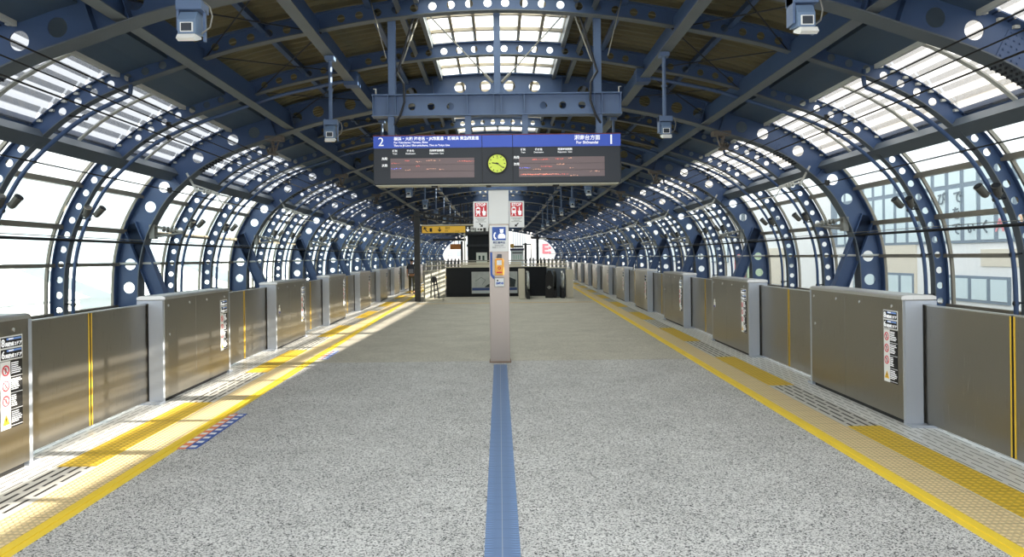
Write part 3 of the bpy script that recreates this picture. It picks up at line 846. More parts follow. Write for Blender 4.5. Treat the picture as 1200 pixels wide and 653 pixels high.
# skylight: one unit per bay
def skylight(ya, yb):
    t = bpy.data.objects.new('window_%d' % (skylight.n), None); C.objects.link(t); t['kind'] = 'structure'; skylight.n += 1
    mb = MB(); xs = [-1.3+2.6*i/6 for i in range(7)]
    zs = lambda x: 6.20-0.035*x*x
    s0, s1 = S(ya), S(yb)
    for i in range(6):
        a, b = xs[i], xs[i+1]
        mb.add([(a*s0, ya, zs(a)), (b*s0, ya, zs(b)), (b*s1, yb, zs(b)), (a*s1, yb, zs(a))], [(0, 1, 2, 3)])
    mb.build('pane', SKYL, t)
    fr = MB()
    for x in xs:
        w_ = 0.03; z = zs(x)
        fr.add([((x+dx)*s_, y, z+dz) for y, s_ in ((ya, s0), (yb, s1)) for dx, dz in ((-w_, -0.06), (w_, -0.06), (w_, 0.01), (-w_, 0.01))],
               [(0, 1, 5, 4), (1, 2, 6, 5), (2, 3, 7, 6), (3, 0, 4, 7)])
    for j in range(3):
        y = ya+(yb-ya)*(j+0.5)/3
        for i in range(6):
            a, b = xs[i], xs[i+1]; s_ = S(y)
            fr.add([(q*s_, y+dy, zs(q)+dz) for q in (a, b) for dy, dz in ((-0.03, -0.075), (0.03, -0.075), (0.03, -0.01), (-0.03, -0.01))],
                   [(0, 1, 5, 4), (1, 2, 6, 5), (2, 3, 7, 6), (3, 0, 4, 7), (0, 3, 2, 1), (4, 5, 6, 7)])
    fr.build('window_frame', mat('skylight_frame', (150, 142, 128), 0.5), t)
skylight.n = 1
for a, b in zip(allr, allr[1:]): skylight(a, b)
# louvre panels and glass wall bays
wn = skylight.n
def louvre(sg, ya, yb, lab):
    t = thing('louvre_panel', lab, 'louvre panel', (0, 0, 0), 0, 'white louvre panels in the roof sides')
    a, b = 6.22, 7.66; n = 7; s0, s1 = S(ya), S(yb); ya += 0.03; yb -= 0.03
    prof = []
    for i in range(n):
        x0 = a+(b-a)*i/n; x1 = a+(b-a)*(i+1)/n
        p = at_x(x0, 0.25); q = at_x(x1, 0.25)
        mid = at_x(x0+(x1-x0)*0.38, 0.40)
        m2 = at_x(x0+(x1-x0)*0.66, 0.36)
        prof += [p, mid, m2]
    prof.append(at_x(b, 0.25))
    vs = [(sg*p.x*s_, y, p.y) for y, s_ in ((ya, s0), (yb, s1)) for p in prof]; k = len(prof)
    o = MB().add(vs, [(j, j+1, k+j+1, k+j) for j in range(k-1)])
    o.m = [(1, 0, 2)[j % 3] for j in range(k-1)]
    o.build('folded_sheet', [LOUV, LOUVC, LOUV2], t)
    for y, s_ in ((ya, s0), (yb, s1)):
        fr = MB()
        for i in range(n):
            x = a+(b-a)*(i+0.5)/n; p = at_x(x, 0.24); fr.box(sg*p.x*s_-0.035, sg*p.x*s_+0.035, y-0.03, y+0.03, p.y-0.02, p.y+0.02)
        fr.build('clip_row', WHITEM, t)
    fr = MB(); ym = (ya+yb)/2; sm = (s0+s1)/2
    for i in range(n):
        p, q = at_x(a+(b-a)*i/n, 0.22), at_x(a+(b-a)*(i+1)/n, 0.22)
        fr.add([(sg*v.x*sm, yy, v.y+dz) for yy in (ym-0.045, ym+0.045) for v, dz in ((p, 0), (q, 0), (q, 0.03), (p, 0.03))], [(0, 1, 5, 4), (1, 2, 6, 5), (2, 3, 7, 6), (3, 0, 4, 7), (0, 3, 2, 1), (4, 5, 6, 7)])
    fr.build('cross_bar', WHITEM, t); fr = MB()
    p, q = at_x(a, 0.17), at_x(a+0.06, 0.30)
    fr.add([(sg*p_[0]*s_, y, p_[1]) for y, s_ in ((ya, s0), (yb, s1)) for p_ in ((p.x, p.y), (q.x, p.y), (q.x, q.y), (p.x, q.y))], [(0, 1, 5, 4), (1, 2, 6, 5), (2, 3, 7, 6), (3, 0, 4, 7)])
    fr.build('edge_trim', WHITEM, t)
    return t
ROWS = [(0.68, 1.68), (1.68, 2.45), (2.45, 3.27), (3.27, 3.80)]
GD = 0.34
def gpt(z, d=GD): return at_z(z, d)
def glass_bay(sg, ya, yb):
    global wn
    t = bpy.data.objects.new('window_%d' % wn, None); C.objects.link(t); t['kind'] = 'structure'; wn += 1
    s0, s1 = S(ya), S(yb)
    for r, (z0, z1) in enumerate(ROWS):
        n = 4; pts = [gpt(z0+(z1-z0)*i/n) for i in range(n+1)]
        if r == 3: pts = [gpt(z0+(3.93-z0)*i/n) for i in range(n+1)]
        vs = [(sg*p.x*s_, y, p.y) for y, s_ in ((ya, s0), (yb, s1)) for p in pts]; k = n+1
        m = FROST if r == 3 else (GLASSC if sg > 0 else GLASSM)
        MB().add(vs, [(j, j+1, k+j+1, k+j) for j in range(n)]).build('pane', m, t, smooth=True)
    fr = MB()
    def rail(z, h, dep=0.10):
        p = gpt(z); 
        P = [(p.x-dep, z-h/2), (p.x+0.02, z-h/2), (p.x+0.02, z+h/2), (p.x-dep, z+h/2)]
        fr.add([(sg*x*s_, y, zz) for y, s_ in ((ya, s0), (yb, s1)) for x, zz in P], [(0, 1, 5, 4), (1, 2, 6, 5), (2, 3, 7, 6), (3, 0, 4, 7)])
    for z, h in ((0.68, 0.10), (1.68, 0.075), (2.45, 0.10), (3.27, 0.10)): rail(z, h)
    # verticals beside the ribs
    for y, s_ in ((ya+0.14, s0), (yb-0.14, s1)):
        L = [gpt(0.68+(3.93-0.68)*i/14, GD) for i in range(15)]; L2 = [gpt(0.68+(3.93-0.68)*i/14, GD-0.06) for i in range(15)]
        vs = [(sg*p.x*s_, yy, p.y) for yy in (y-0.022, y+0.022) for LL in (L, L2) for p in LL]; n = 15; fs = []
        for i in range(n-1):
            fs += [(i, i+1, n+i+1, n+i), (2*n+i, 3*n+i, 3*n+i+1, 2*n+i+1), (i, 2*n+i, 2*n+i+1, i+1), (n+i, n+i+1, 3*n+i+1, 3*n+i)]
        fr.add(vs, fs)
    fr.build('window_frame', MULL, t)
nb = 0
for a, b in zip(allr, allr[1:]):
    if b > 5: nb += 1
    for sg, nm in ((1, 'right'), (-1, 'left')):
        if b > 5: lab = 'white folded louvre panel in the %s roof bay, %s side' % (ORD[nb-1], nm)
        else: lab = 'white folded louvre panel behind the camera, %s side, out of frame' % nm
        louvre(sg, a, b, lab); glass_bay(sg, a, b)
for sg, nm in ((1, 'right'), (-1, 'left')):
    struct(put('wall_'+nm, loft('wall_'+nm, [(sg*8.72, -1.3), (sg*9.08, -1.3), (sg*9.08, 0.64), (sg*8.9, 0.64), (sg*8.9, 0.2), (sg*8.72, 0.2)], Y0, Y1, CONC, closed=True)))
# wires over the tracks
for sg, nm in ((1, 'right'), (-1, 'left')):
    for x, z, r, lb in ((5.9, 3.00, 0.010, 'lowest'), (5.9, 3.93, 0.013, 'second lowest'), (5.9, 4.16, 0.010, 'second highest'), (5.55, 4.22, 0.011, 'highest')):
        P = [(sg*x*S(y), y, z) for y in [Y0+5*i for i in range(22)]]
        t = tag(MB().tube(P, r, 6).build('overhead_wire', BLACK), '%s thin black overhead wire above the %s track' % (lb, nm), 'wire')
        if lb in ('second lowest', 'second highest', 'lowest'):
            for k in range(8):
                y = 4.9+k*7.5
                MB().tube([(sg*x*S(y), y, z-0.05), (sg*x*S(y), y, z+0.05)], [0.03, 0.045], 8).tube([(sg*x*S(y), y-0.06, z), (sg*x*S(y), y+0.06, z)], 0.028, 8).build('insulator', DARK, t)
    P = [(sg*8.30*S(y), y, 2.17) for y in [Y0+5*i for i in range(22)]]
    tag(MB().tube(P, 0.028, 8).build('feeder_cable', BLACK), 'thick dark cable running at eye height along the %s glass wall' % nm, 'cable')
    P = [(sg*8.22*S(y), y, 2.23) for y in [Y0+5*i for i in range(22)]]
    tag(MB().tube(P, 0.008, 6).build('guard_wire', GALV), 'thin grey wire just above the dark cable along the %s glass wall' % nm, 'wire')

# ------------------------------------------------------------------ hanging lamps by the inner purlins
def hang_lamp(sg, y, lab):
    x = sg*2.90*S(y)
    t = thing('hanging_camera_unit', lab, 'camera unit', (x, y, 3.74), 0, 'camera units hung from the roof'); t.scale = (0.72, 0.8, 0.72)
    MB().tube([(0, 0, 0.55), (0, 0, 2.08)], 0.045, 10).tube([(0, 0, 1.25), (0, 0, 1.29)], 0.07, 10).box(-0.11, 0.11, -0.1, 0.1, 1.96, 2.06).build('pole', BLUEB, t)
    MB().box(-0.15, 0.17, -0.10, 0.12, 0.42, 0.54).box(0.14, 0.17, 0.02, 0.06, 0.05, 0.46).box(-0.15, -0.12, -0.08, 0.1, 0.16, 0.56).build('bracket', BLUEB, t)
    h = MB().prism([(-0.13, 0.10), (0.10, 0.14), (0.10, 0.40), (-0.06, 0.40), (-0.13, 0.28)], -0.11, 0.11, 'x').build('housing', mat('unit_blue_grey', (112, 136, 168), 0.4), t)
    MB().box(-0.075, 0.085, -0.145, -0.12, 0.12, 0.24).build('lens_frame', WHITE, h)
    MB().box(-0.06, 0.07, -0.150, -0.14, 0.13, 0.228).build('lens_window', mat('dark_window', (70, 76, 86), 0.15), h)
    hd = MB().prism([(-0.20, 0.02), (-0.14, 0.0), (0.02, 0.07), (0.02, 0.10), (-0.16, 0.085)], -0.10, 0.12, 'x').build('hood', WHITE, t)
    MB().tube([(0.16, 0, 0.55), (0.24, 0, 0.48), (0.27, 0, 0.36), (0.24, 0, 0.22), (0.13, 0, 0.14)], 0.010, 6).build('cable', GALV, t)
    return t
hy = [6.45, 12.0, 17.6, 23.1, 28.6, 34.1, 39.6, 45.1, 50.6]
for i, y in enumerate(hy):
    for sg, nm in ((1, 'right'), (-1, 'left')):
        hang_lamp(sg, y, '%s hanging blue grey camera unit from the camera, %s of the roof crown' % ('nearest' if i == 0 else ORD[i], nm))

# ------------------------------------------------------------------ hanging frame with departure board
YB = 11.6
fr = thing('steel_gantry', 'blue steel frame with three posts and perforated cross beam above the departure board', 'steel frame', (0, 0, 0))
bw = plate([(-2.05, 4.10), (2.03, 4.10), (2.03, 4.44), (-2.05, 4.44)], [(x, 4.26, 0.062) for x in (-1.42, -1.10, -0.78, 0.76, 1.08, 1.40)], YB-0.006, YB+0.006, 'cross_beam', BLUEB)
cb = put('cross_beam', bw, fr)
fb = MB()
for z in (4.10, 4.44): fb.box(-2.07, 2.05, YB-0.11, YB+0.11, z-0.009, z+0.009)
fb.build('beam_flange', BLUEB, cb)
sfb = MB()
for x in (-1.80, -1.68, -0.50, -0.06, 0.06, 0.44, 1.60, 1.72): sfb.box(x-0.006, x+0.006, YB-0.10, YB+0.10, 4.11, 4.43)
sfb.box(-2.056, -2.044, YB-0.1, YB+0.1, 4.11, 4.43).box(2.024, 2.036, YB-0.1, YB+0.1, 4.11, 4.43)
sfb.build('beam_stiffener', BLUEB, cb)
for x in (-1.74, 0.0, 1.66):
    p = MB(); top = 6.12
    p.box(x-0.055, x+0.055, YB-0.085, YB-0.075, 4.449, top).box(x-0.055, x+0.055, YB+0.075, YB+0.085, 4.449, top).box(x-0.005, x+0.005, YB-0.075, YB+0.075, 4.449, top)
    p.build('post', BLUEB, fr)
for x in (-1.76, -0.49, 0.45, 1.68):
    MB().box(x-0.05, x+0.05, YB-0.06, YB-0.05, 3.77, 4.09).box(x-0.05, x+0.05, YB+0.05, YB+0.06, 3.77, 4.09).box(x-0.005, x+0.005, YB-0.05, YB+0.05, 3.77, 4.09).build('hanger', BLUEB, fr)
for sx in (1, -1):
    MB().tube([(sx*1.22, YB-0.02, 5.88), (sx*0.13, YB-0.02, 4.70)], 0.012, 8).tube([(sx*0.20, YB-0.02, 4.775), (sx*0.07, YB-0.02, 4.64)], 0.026, 8).build('tie_rod', GALV, fr)
    MB().prism([(sx*0.02, 4.45), (sx*0.14, 4.45), (sx*0.02, 4.75)], YB-0.03, YB-0.01).build('gusset', BLUEB, fr)
    MB().tube([(sx*1.36, YB-0.1, 5.72), (sx*1.62, YB-0.12, 4.85), (sx*1.64, YB-0.14, 4.78), (sx*1.53, YB-0.16, 4.6), (sx*1.52, YB-0.16, 4.3), (sx*1.60, YB-0.14, 4.08), (sx*1.7, YB-0.05, 3.95)], 0.020, 8).build('cable', DARK, fr)
    MB().tube([(sx*1.27, YB-0.08, 5.76), (sx*1.56, YB-0.1, 4.95)], 0.014, 8).build('conduit', GALV, fr)
    MB().tube([(sx*2.0, YB-0.08, 4.45), (sx*2.0, YB-0.08, 4.54), (sx*2.04, YB-0.08, 4.54)], 0.01, 6).build('hook', WHITEM, fr)
    MB().tube([(sx*2.05, YB-0.3, 6.0), (sx*1.8, YB-0.25, 5.0)], 0.008, 6).build('side_rod', GALV, fr)

bd = thing('departure_board', 'wide hanging departure board with blue header, LED rows and a round lime clock', 'departure board', (0, YB, 0))
BF = -0.16   # front face y
bevel(MB().box(-2.04, 2.01, -0.155, 0.155, 2.95, 3.765).build('cabinet', DARKF, bd), 0.02, 2)
MB().box(-2.035, -0.265, -0.168, -0.15, 3.55, 3.745).box(-0.255, 0.235, -0.168, -0.15, 3.55, 3.745).box(0.245, 2.005, -0.168, -0.15, 3.55, 3.745).build('header_band', SIGNB, bd)
MB().box(-2.04, 2.01, -0.165, -0.14, 3.748, 3.762).build('top_trim', mat('maroon_trim', (120, 50, 48), 0.5), bd)
MB().box(-2.0, 1.97, -0.15, 0.15, 2.935, 2.952).build('bottom_trim', mat('pale_trim', (180, 180, 165), 0.5), bd)
MB().box(-0.262, -0.257, -0.169, -0.14, 2.96, 3.745).box(0.237, 0.243, -0.169, -0.14, 2.96, 3.745).build('panel_joint', BLACK, bd)
MB().box(-0.20, -0.12, -0.1, 0.1, 2.915, 2.94).box(-0.2-0.9, -0.1-0.9, -0.1, 0.1, 2.915, 2.94).box(0.9, 1.0, -0.1, 0.1, 2.915, 2.94).build('rubber_foot', BLACK, bd)
for (x0, x1) in ((-1.76, -0.39), (0.34, 1.74)):
    s_ = MB()
    for r in range(3): s_.box(x0, x1, -0.164, -0.15, 3.06+r*0.109, 3.06+r*0.109+0.104)
    s_.build('led_screen', LEDP, bd)
T = lambda s_, size, m, x, z, **k: text(s_, size, m, (x, -0.1695, z), bd, **k)
T('2', 0.20, TXTW, -1.91, 3.648, name='platform_number'); T('1', 0.215, TXTW, 1.85, 3.648, name='platform_number', bold=0.003)
T('横浜・大和 海老名・JR線直通・新横浜 東急線直通', 0.062, TXTW, -1.70, 3.698, align='LEFT', bold=0.0015)
T('方面', 0.034, TXTW, -0.55, 3.690, align='LEFT')
T('For Yokohama / Yamato, Ebina', 0.044, TXTW, -1.70, 3.640, align='LEFT', bold=0.001)
T('Thru to JR Line / Shin-yokohama, Thru to Tokyu Line', 0.042, TXTW, -1.70, 3.590, align='LEFT', bold=0.001)
T('湘南台方面', 0.085, TXTW, 1.46, 3.685, bold=0.0015); T('For Shōnandai', 0.062, TXTW, 1.46, 3.610, bold=0.0012)
for dx in (0.0, 2.115):
    for x, a, b in ((-1.665, '種別', 'Train'), (-1.41, '行き先', 'Destination'), (-1.10, '発車時刻', 'Departure'), (-0.90, '両数', 'Cars')):
        T(a, 0.040, TXTW, x+dx-(0.02 if dx else 0)-0.02, 3.502, align='LEFT' if x > -1.3 and x < -1 else 'CENTER', bold=0.001)
        T(b, 0.034, TXTW, x+dx-(0.02 if dx else 0)-0.02, 3.458, align='LEFT' if x > -1.3 and x < -1 else 'CENTER', bold=0.0005)
    for z, a in ((3.385, '先発'), (3.275, '次発')): T(a, 0.046, TXTW, -1.855+dx+0.04*(dx > 0), z-0.01, bold=0.0015)
R = random.Random(8)
def led(x0, x1, z, m, h=0.017):
    mb = MB(); x = x0
    while x < x1:
        l = R.uniform(0.006, 0.02); a = R.uniform(0.2, 1)*h; b = R.uniform(-0.3, 0.3)*h
        mb.box(x, min(x+l, x1), -0.1675, -0.163, z+b-a/2, z+b+a/2); x += l+R.uniform(0.004, 0.02)
    mb.build('led_text', m, bd)
for a in ((-1.74, -1.60, 3.305, LEDR), (-1.52, -1.44, 3.345, LEDR), (-1.34, -1.26, 3.325, LEDO), (-1.17, -1.02, 3.345, LEDO), (-0.96, -0.94, 3.345, LEDO), (-0.66, -0.39, 3.325, LEDR),
          (-1.75, -1.58, 3.215, LEDB), (-1.52, -1.44, 3.19, LEDO), (-1.34, -1.28, 3.255, LEDR), (-1.17, -1.02, 3.205, LEDO), (-0.96, -0.89, 3.20, LEDO),
          (0.56, 0.84, 3.34, LEDR), (0.94, 1.07, 3.345, LEDR), (1.15, 1.21, 3.36, LEDO), (0.35, 0.52, 3.205, LEDB), (0.70, 0.88, 3.225, LEDR), (0.57, 0.70, 3.18, LEDO),
          (0.96, 1.08, 3.26, LEDO), (1.17, 1.23, 3.20, LEDO), (0.37, 1.15, 3.095, LEDR), (0.41, 1.0, 3.10, LEDO), (1.18, 1.30, 3.075, LEDO), (1.50, 1.53, 3.14, LEDO), (1.58, 1.66, 3.14, LEDO)): led(*a)
ck = thing('wall_clock', 'round lime green clock showing about twenty past nine in the middle of the board', 'clock', (-0.015, YB-0.16, 3.28))
MB().ring(0, 0, 0.148, 0.172, -0.025, 0.0, 40).build('rim', BLACK, ck)
MB().disc(0, 0, 0.155, -0.014, 0.0, 40).build('dial', CLOCKF, ck)
tk = MB()
for i in range(12):
    a = i*PI/6; r0, r1 = 0.112, 0.130
    M = Matrix.Translation((0.121*math.sin(a), -0.016, 0.121*math.cos(a))) @ Matrix.Rotation(a, 4, 'Y'); tk.box(-0.006, 0.006, -0.002, 0.002, -0.011, 0.011, 0, M)
tk.build('hour_mark', TXTK, ck)
def hand(ang, l, w_, y, nm):
    M = Matrix.Translation((0, y, 0)) @ Matrix.Rotation(ang, 4, 'Y'); MB().box(-w_, w_, -0.002, 0.002, -0.025, l, 0, M).build(nm, TXTK, ck)
hand(math.radians(278), 0.085, 0.008, -0.019, 'hour_hand'); hand(math.radians(126), 0.125, 0.005, -0.022, 'minute_hand')
MB().disc(0, 0, 0.014, -0.026, -0.012, 14).build('hub', TXTK, ck)
text('12', 0.032, TXTK, (0, -0.0165, 0.088), ck, name='dial_number')

# ------------------------------------------------------------------ pillar with signs
pl = thing('pillar', 'square stainless steel pillar standing at the far end of the blue guide stripe', 'pillar', (0.0, 11.77, 0))
bevel(MB().box(-0.165, 0.165, -0.16, 0.16, 0.0, 2.30).build('steel_cladding', STEELC, pl), 0.006)
bevel(MB().box(-0.166, 0.166, -0.161, 0.161, 2.30, 2.86).build('white_top_panel', WHITE, pl), 0.004)
MB().box(-0.18, 0.18, -0.175, 0.175, 0.0, 0.02).build('base_trim', mat('rusty_base', (120, 96, 78), 0.7), pl)
def stop_sign(cx, lab, flip):
    t = thing('stop_sign', lab, 'sign', (cx, 11.70, 2.465), 0, 'white and red stop signs')
    MB().box(-0.127, 0.127, -0.008, 0.008, -0.22, 0.22).build('plate', WHITE, t)
    MB().box(-0.10, 0.10, -0.011, -0.006, -0.035, 0.195).build('red_field', RED, t)
    text('STOP', 0.068, TXTW, (0, -0.0125, 0.160), t, bold=0.002, sx=1.0)
    ic = MB()
    ic.box(-0.08, -0.01, -0.014, -0.01, 0.02, 0.11); ic.prism([(-0.075, 0.11), (-0.015, 0.11), (-0.03, 0.125), (-0.06, 0.125)], -0.014, -0.01)
    ic.prism([(-0.085, -0.022), (-0.072, -0.022), (-0.055, 0.02), (-0.065, 0.02)], -0.014, -0.01); ic.prism([(-0.018, -0.022), (-0.005, -0.022), (-0.025, 0.02), (-0.035, 0.02)], -0.014, -0.01)
    ic.build('train_mark', TXTW, t)
    MB().box(-0.07, -0.02, -0.0155, -0.013, 0.065, 0.098).disc(-0.062, 0.04, 0.007, -0.0155, -0.013, 8).disc(-0.028, 0.04, 0.007, -0.0155, -0.013, 8).build('train_window', RED, t)
    MB().prism([(0.018, 0.055), (0.028, 0.03), (0.035, -0.015), (0.075, -0.015), (0.085, 0.03), (0.083, 0.055), (0.062, 0.06), (0.054, 0.06), (0.053, 0.12), (0.041, 0.12), (0.039, 0.045), (0.026, 0.06)], -0.014, -0.01).build('hand_mark', TXTW, t)
    R = random.Random(5); mb = MB()
    for j, (wv, z) in enumerate(((0.18, -0.062), (0.13, -0.082), (0.10, -0.102), (0.17, -0.122))):
        x = -wv/2
        while x < wv/2:
            l = R.uniform(0.006, 0.016); mb.box(x, min(wv/2, x+l), -0.0095, -0.006, z-0.005, z+0.005); x += l+0.004
    mb.build('small_print', GALV, t)
    d = 1 if not flip else -1
    ar = MB(); M = Matrix.Translation((0, -0.0095, -0.175)) @ Matrix.Rotation(d*math.radians(45), 4, 'Y')
    ar.box(-0.04, 0.02, -0.0015, 0.0015, -0.008, 0.008, 0, M)
    q = [M @ Vector(p) for p in ((0.01, 0, -0.028), (0.045, 0, 0), (0.01, 0, 0.028))]
    if flip:
        M = Matrix.Translation((0, -0.0095, -0.175)) @ Matrix.Rotation(-math.radians(45), 4, 'Y')
        ar = MB(); ar.box(-0.02, 0.04, -0.0015, 0.0015, -0.008, 0.008, 0, M); q = [M @ Vector(p) for p in ((-0.01, 0, -0.028), (-0.045, 0, 0), (-0.01, 0, 0.028))]
    ar.prism([(p.x, p.z) for p in q], -0.011, -0.008)
    ar.build('arrow', TXTK, t)
    MB().box(-0.06, 0.06, 0.008, 0.03, 0.05, 0.07).box(-0.06, 0.06, 0.008, 0.03, -0.1, -0.08).build('bracket', GALV, t)
stop_sign(-0.298, 'white and red STOP sign fixed to the left edge of the pillar', False)
stop_sign(0.298, 'white and red STOP sign fixed to the right edge of the pillar', True)
ps = thing('intercom_sign', 'white square sign with blue handset and staff pictogram on the front of the pillar', 'sign', (0.0, 11.60, 2.06))
MB().box(-0.155, 0.155, -0.008, 0.006, -0.215, 0.215).build('plate', WHITE, ps)
MB().box(-0.112, 0.112, -0.011, -0.006, -0.03, 0.19).build('blue_field', BLUEP, ps)
MB().disc(0.045, 0.115, 0.030, -0.014, -0.01, 16).prism([(0.005, 0.155), (0.085, 0.155), (0.07, 0.135), (0.02, 0.135)], -0.014, -0.01).prism([(-0.015, 0.0), (0.105, 0.0), (0.105, 0.05), (0.075, 0.08), (0.015, 0.08), (-0.015, 0.05)], -0.014, -0.01).build('staff_mark', TXTW, ps)
MB().tube([(-0.055, -0.012, 0.10), (-0.075, -0.012, 0.075), (-0.082, -0.012, 0.045), (-0.075, -0.012, 0.015), (-0.055, -0.012, -0.01)], [0.013, 0.011, 0.009, 0.011, 0.013], 8).build('handset_mark', TXTW, ps)
text('駅係員呼出', 0.04, mat('sign_text_blue', (60, 80, 130), 0.5), (0, -0.010, -0.07), ps, bold=0.001)
text('Station staff', 0.03, mat('sign_text_grey', (120, 124, 130), 0.5), (0, -0.010, -0.115), ps); text('直通インターホン', 0.028, mat('sign_text_grey', (120, 124, 130), 0.5), (0, -0.010, -0.15), ps)
cbx = thing('call_box', 'orange intercom call box with dark hood on the pillar under the handset sign', 'intercom', (0.0, 11.61, 1.60))
bevel(MB().prism([(-0.07, -0.15), (0.07, -0.15), (0.075, -0.10), (0.075, 0.10), (0.06, 0.13), (-0.06, 0.13), (-0.075, 0.10), (-0.075, -0.10)], -0.06, 0.0).build('shell', ORANGE, cbx), 0.008)
MB().prism([(-0.045, 0.13), (0.045, 0.13), (0.04, 0.20), (-0.03, 0.20)], -0.05, 0.0).build('hood', mat('slate_hood', (80, 86, 98), 0.5), cbx)
MB().box(-0.04, 0.04, -0.063, -0.058, 0.02, 0.10).build('white_label', WHITE, cbx)
MB().ring(0, -0.03, 0.014, 0.026, -0.064, -0.058, 18).box(-0.045, 0.045, -0.063, -0.058, -0.115, -0.09).box(-0.045, 0.045, -0.063, -0.058, 0.107, 0.113).build('red_button', RED, cbx)
tag(MB().prism([(-0.15, 1.83), (-0.115, 1.83), (-0.115, 1.47), (-0.07, 1.42), (-0.075, 1.385), (-0.10, 1.39), (-0.148, 1.45)], 11.601, 11.612).build('blue_arrow_strip', BLUEP),
    'blue strip bending down the left of the pillar face beside the orange call box', 'sticker')
sp = thing('small_notice', 'small framed white notice with blue lettering below the orange call box', 'notice', (0.0, 11.605, 1.335))
MB().box(-0.085, 0.085, -0.012, 0.004, -0.08, 0.08).build('frame', GALV, sp)
MB().box(-0.072, 0.072, -0.015, -0.01, -0.067, 0.067).build('face', WHITE, sp)
MB().box(-0.045, -0.02, -0.017, -0.014, 0.015, 0.04).build('camera_mark', TXTK, sp)
text('作動中', 0.042, BLUEP, (0.005, -0.0165, -0.022), sp, bold=0.0025)

# ------------------------------------------------------------------ stairwell and concourse beyond
VM = mat('grey_plank_panel', (150, 150, 140), 0.5, noise=0.06)
DT = 31.2
enc = thing('stairwell_wall', 'dark navy panel wall closing off the stairwell beyond the pillar', 'wall panel', (0, 0, 0))
MB().box(-2.38, 2.15, DT, DT+0.12, 0.0, 1.30).build('navy_panel', NAVY, enc)
MB().box(-2.42, 2.2, DT-0.04, DT+0.16, 1.30, 1.345).build('top_cap', CREAM, enc)
def oblique(p, q, z0, z1, th=0.06, m=VM, name='panel', parent=None, n=1):
    d = Vector((q[0]-p[0], q[1]-p[1])); L_ = d.length; a = math.atan2(d.y, d.x)
    o = MB()
    for i in range(n): o.box(L_*i/n+0.01, L_*(i+1)/n-0.01, 0, th, z0, z1)
    return o.build(name, m, parent, loc=(p[0], p[1], 0), rot=(0, 0, a))
sl = thing('side_screen', 'low pale grey plank screen running from the black post to the navy stairwell wall', 'screen')
oblique((-2.98, 28.0), (-2.40, DT), 0.0, 1.20, n=8, name='plank_panel', parent=sl)
oblique((-2.98, 28.0), (-2.40, DT), 1.20, 1.24, th=0.09, m=CREAM, name='top_cap', parent=sl)
oblique((-2.95, 29.6), (-2.62, DT-0.5), 0.62, 0.66, th=-0.05, m=DARK, name='pull_handle', parent=sl)
tag(MB().box(-2.95, -2.3, 27.95, 29.0, -0.01, 0.09).build('white_kerb', CREAM), 'low white kerb block at the foot of the plank screen', 'kerb')
sr = thing('side_screen', 'low dark grey screen between the navy wall and the pale right post', 'screen')
oblique((2.10, DT), (2.86, 30.2), 0.0, 1.24, n=2, name='grey_panel', parent=sr, m=mat('slate_panel', (96, 106, 118), 0.45))
oblique((2.10, DT), (2.86, 30.2), 1.24, 1.28, th=0.08, m=CREAM, name='top_cap', parent=sr)
tag(bevel(MB().box(2.82, 3.12, 29.6, 29.9, 0.0, 1.20).build('end_post', CREAM), 0.01), 'pale square end post at the right corner of the stairwell', 'post')
MBp = MB().tube([(2.95, 29.75, 1.20), (2.95, 29.75, 1.24)], 0.02, 8)
tag(MBp.tube([(2.95, 29.75, 1.23), (2.95, 29.75, 1.30)], [0.04, 0.05], 10).build('finial', WHITE), 'small white knob on top of the pale end post', 'knob')
ldr = thing('folded_ladder', 'dark folding ladder leaning on the plank screen left of the navy wall', 'ladder', (-2.62, 28.9, 0))
MB().tube([(0.16, -0.3, 0.0), (-0.02, 0.15, 0.95)], 0.03, 6).tube([(-0.02, -0.3, 0.0), (-0.10, 0.10, 0.95)], 0.03, 6).build('rail', DARK, ldr)
MB().tube([(0.13, -0.22, 0.15), (-0.03, -0.22, 0.15)], 0.02, 6).tube([(0.09, -0.1, 0.4), (-0.06, -0.1, 0.4)], 0.02, 6).tube([(0.03, 0.02, 0.65), (-0.08, 0.02, 0.65)], 0.02, 6).build('rung', DARK, ldr)
bevel(MB().box(-0.16, -0.02, -0.02, 0.08, 0.72, 0.98).build('joint_cover', DARK, ldr), 0.03)
# railing behind the wall
rl = thing('guard_railing', 'pale two-bar railing with short posts standing behind the stairwell wall', 'railing')
RP = [(-2.98, 28.4), (-2.42, DT+0.3), (2.15, DT+0.3), (2.9, 30.4)]
for z, r in ((1.42, 0.030), (1.60, 0.022)):
    MB().tube([(x, y, z) for x, y in RP], r, 8).build('rail_bar', CREAM if z < 1.5 else GALV, rl)
for (a, b), n in zip(zip(RP, RP[1:]), (7, 0, 5)):
    for i in range(n):
        t = (i+0.5)/n; x = a[0]+(b[0]-a[0])*t; y = a[1]+(b[1]-a[1])*t
        MB().box(x-0.035, x+0.035, y-0.03, y+0.03, 1.20, 1.66).build('post', GALV, rl)
for i in range(28):
    x = -2.3+i*0.16
    if -1.7 < x < 1.2: continue
    MB().box(x-0.03, x+0.03, DT+0.28, DT+0.32, 1.33, 1.70).build('post', DARK, rl)
MB().box(-1.75, 1.0, DT+0.25, DT+0.29, 1.345, 1.40).box(-1.75, 1.0, DT+0.25, DT+0.29, 1.47, 1.53).build('flat_bar', CREAM, rl)
ps2 = thing('poster', 'wide framed landscape poster with dark bush and blue band on the navy wall', 'poster', (-0.22, DT-0.065, 0.64))
MB().box(-1.02, 1.02, -0.03, 0.02, -0.50, 0.47).build('backing', mat('poster_grey', (176, 182, 182), 0.5, noise=0.15, nscale=4), ps2)
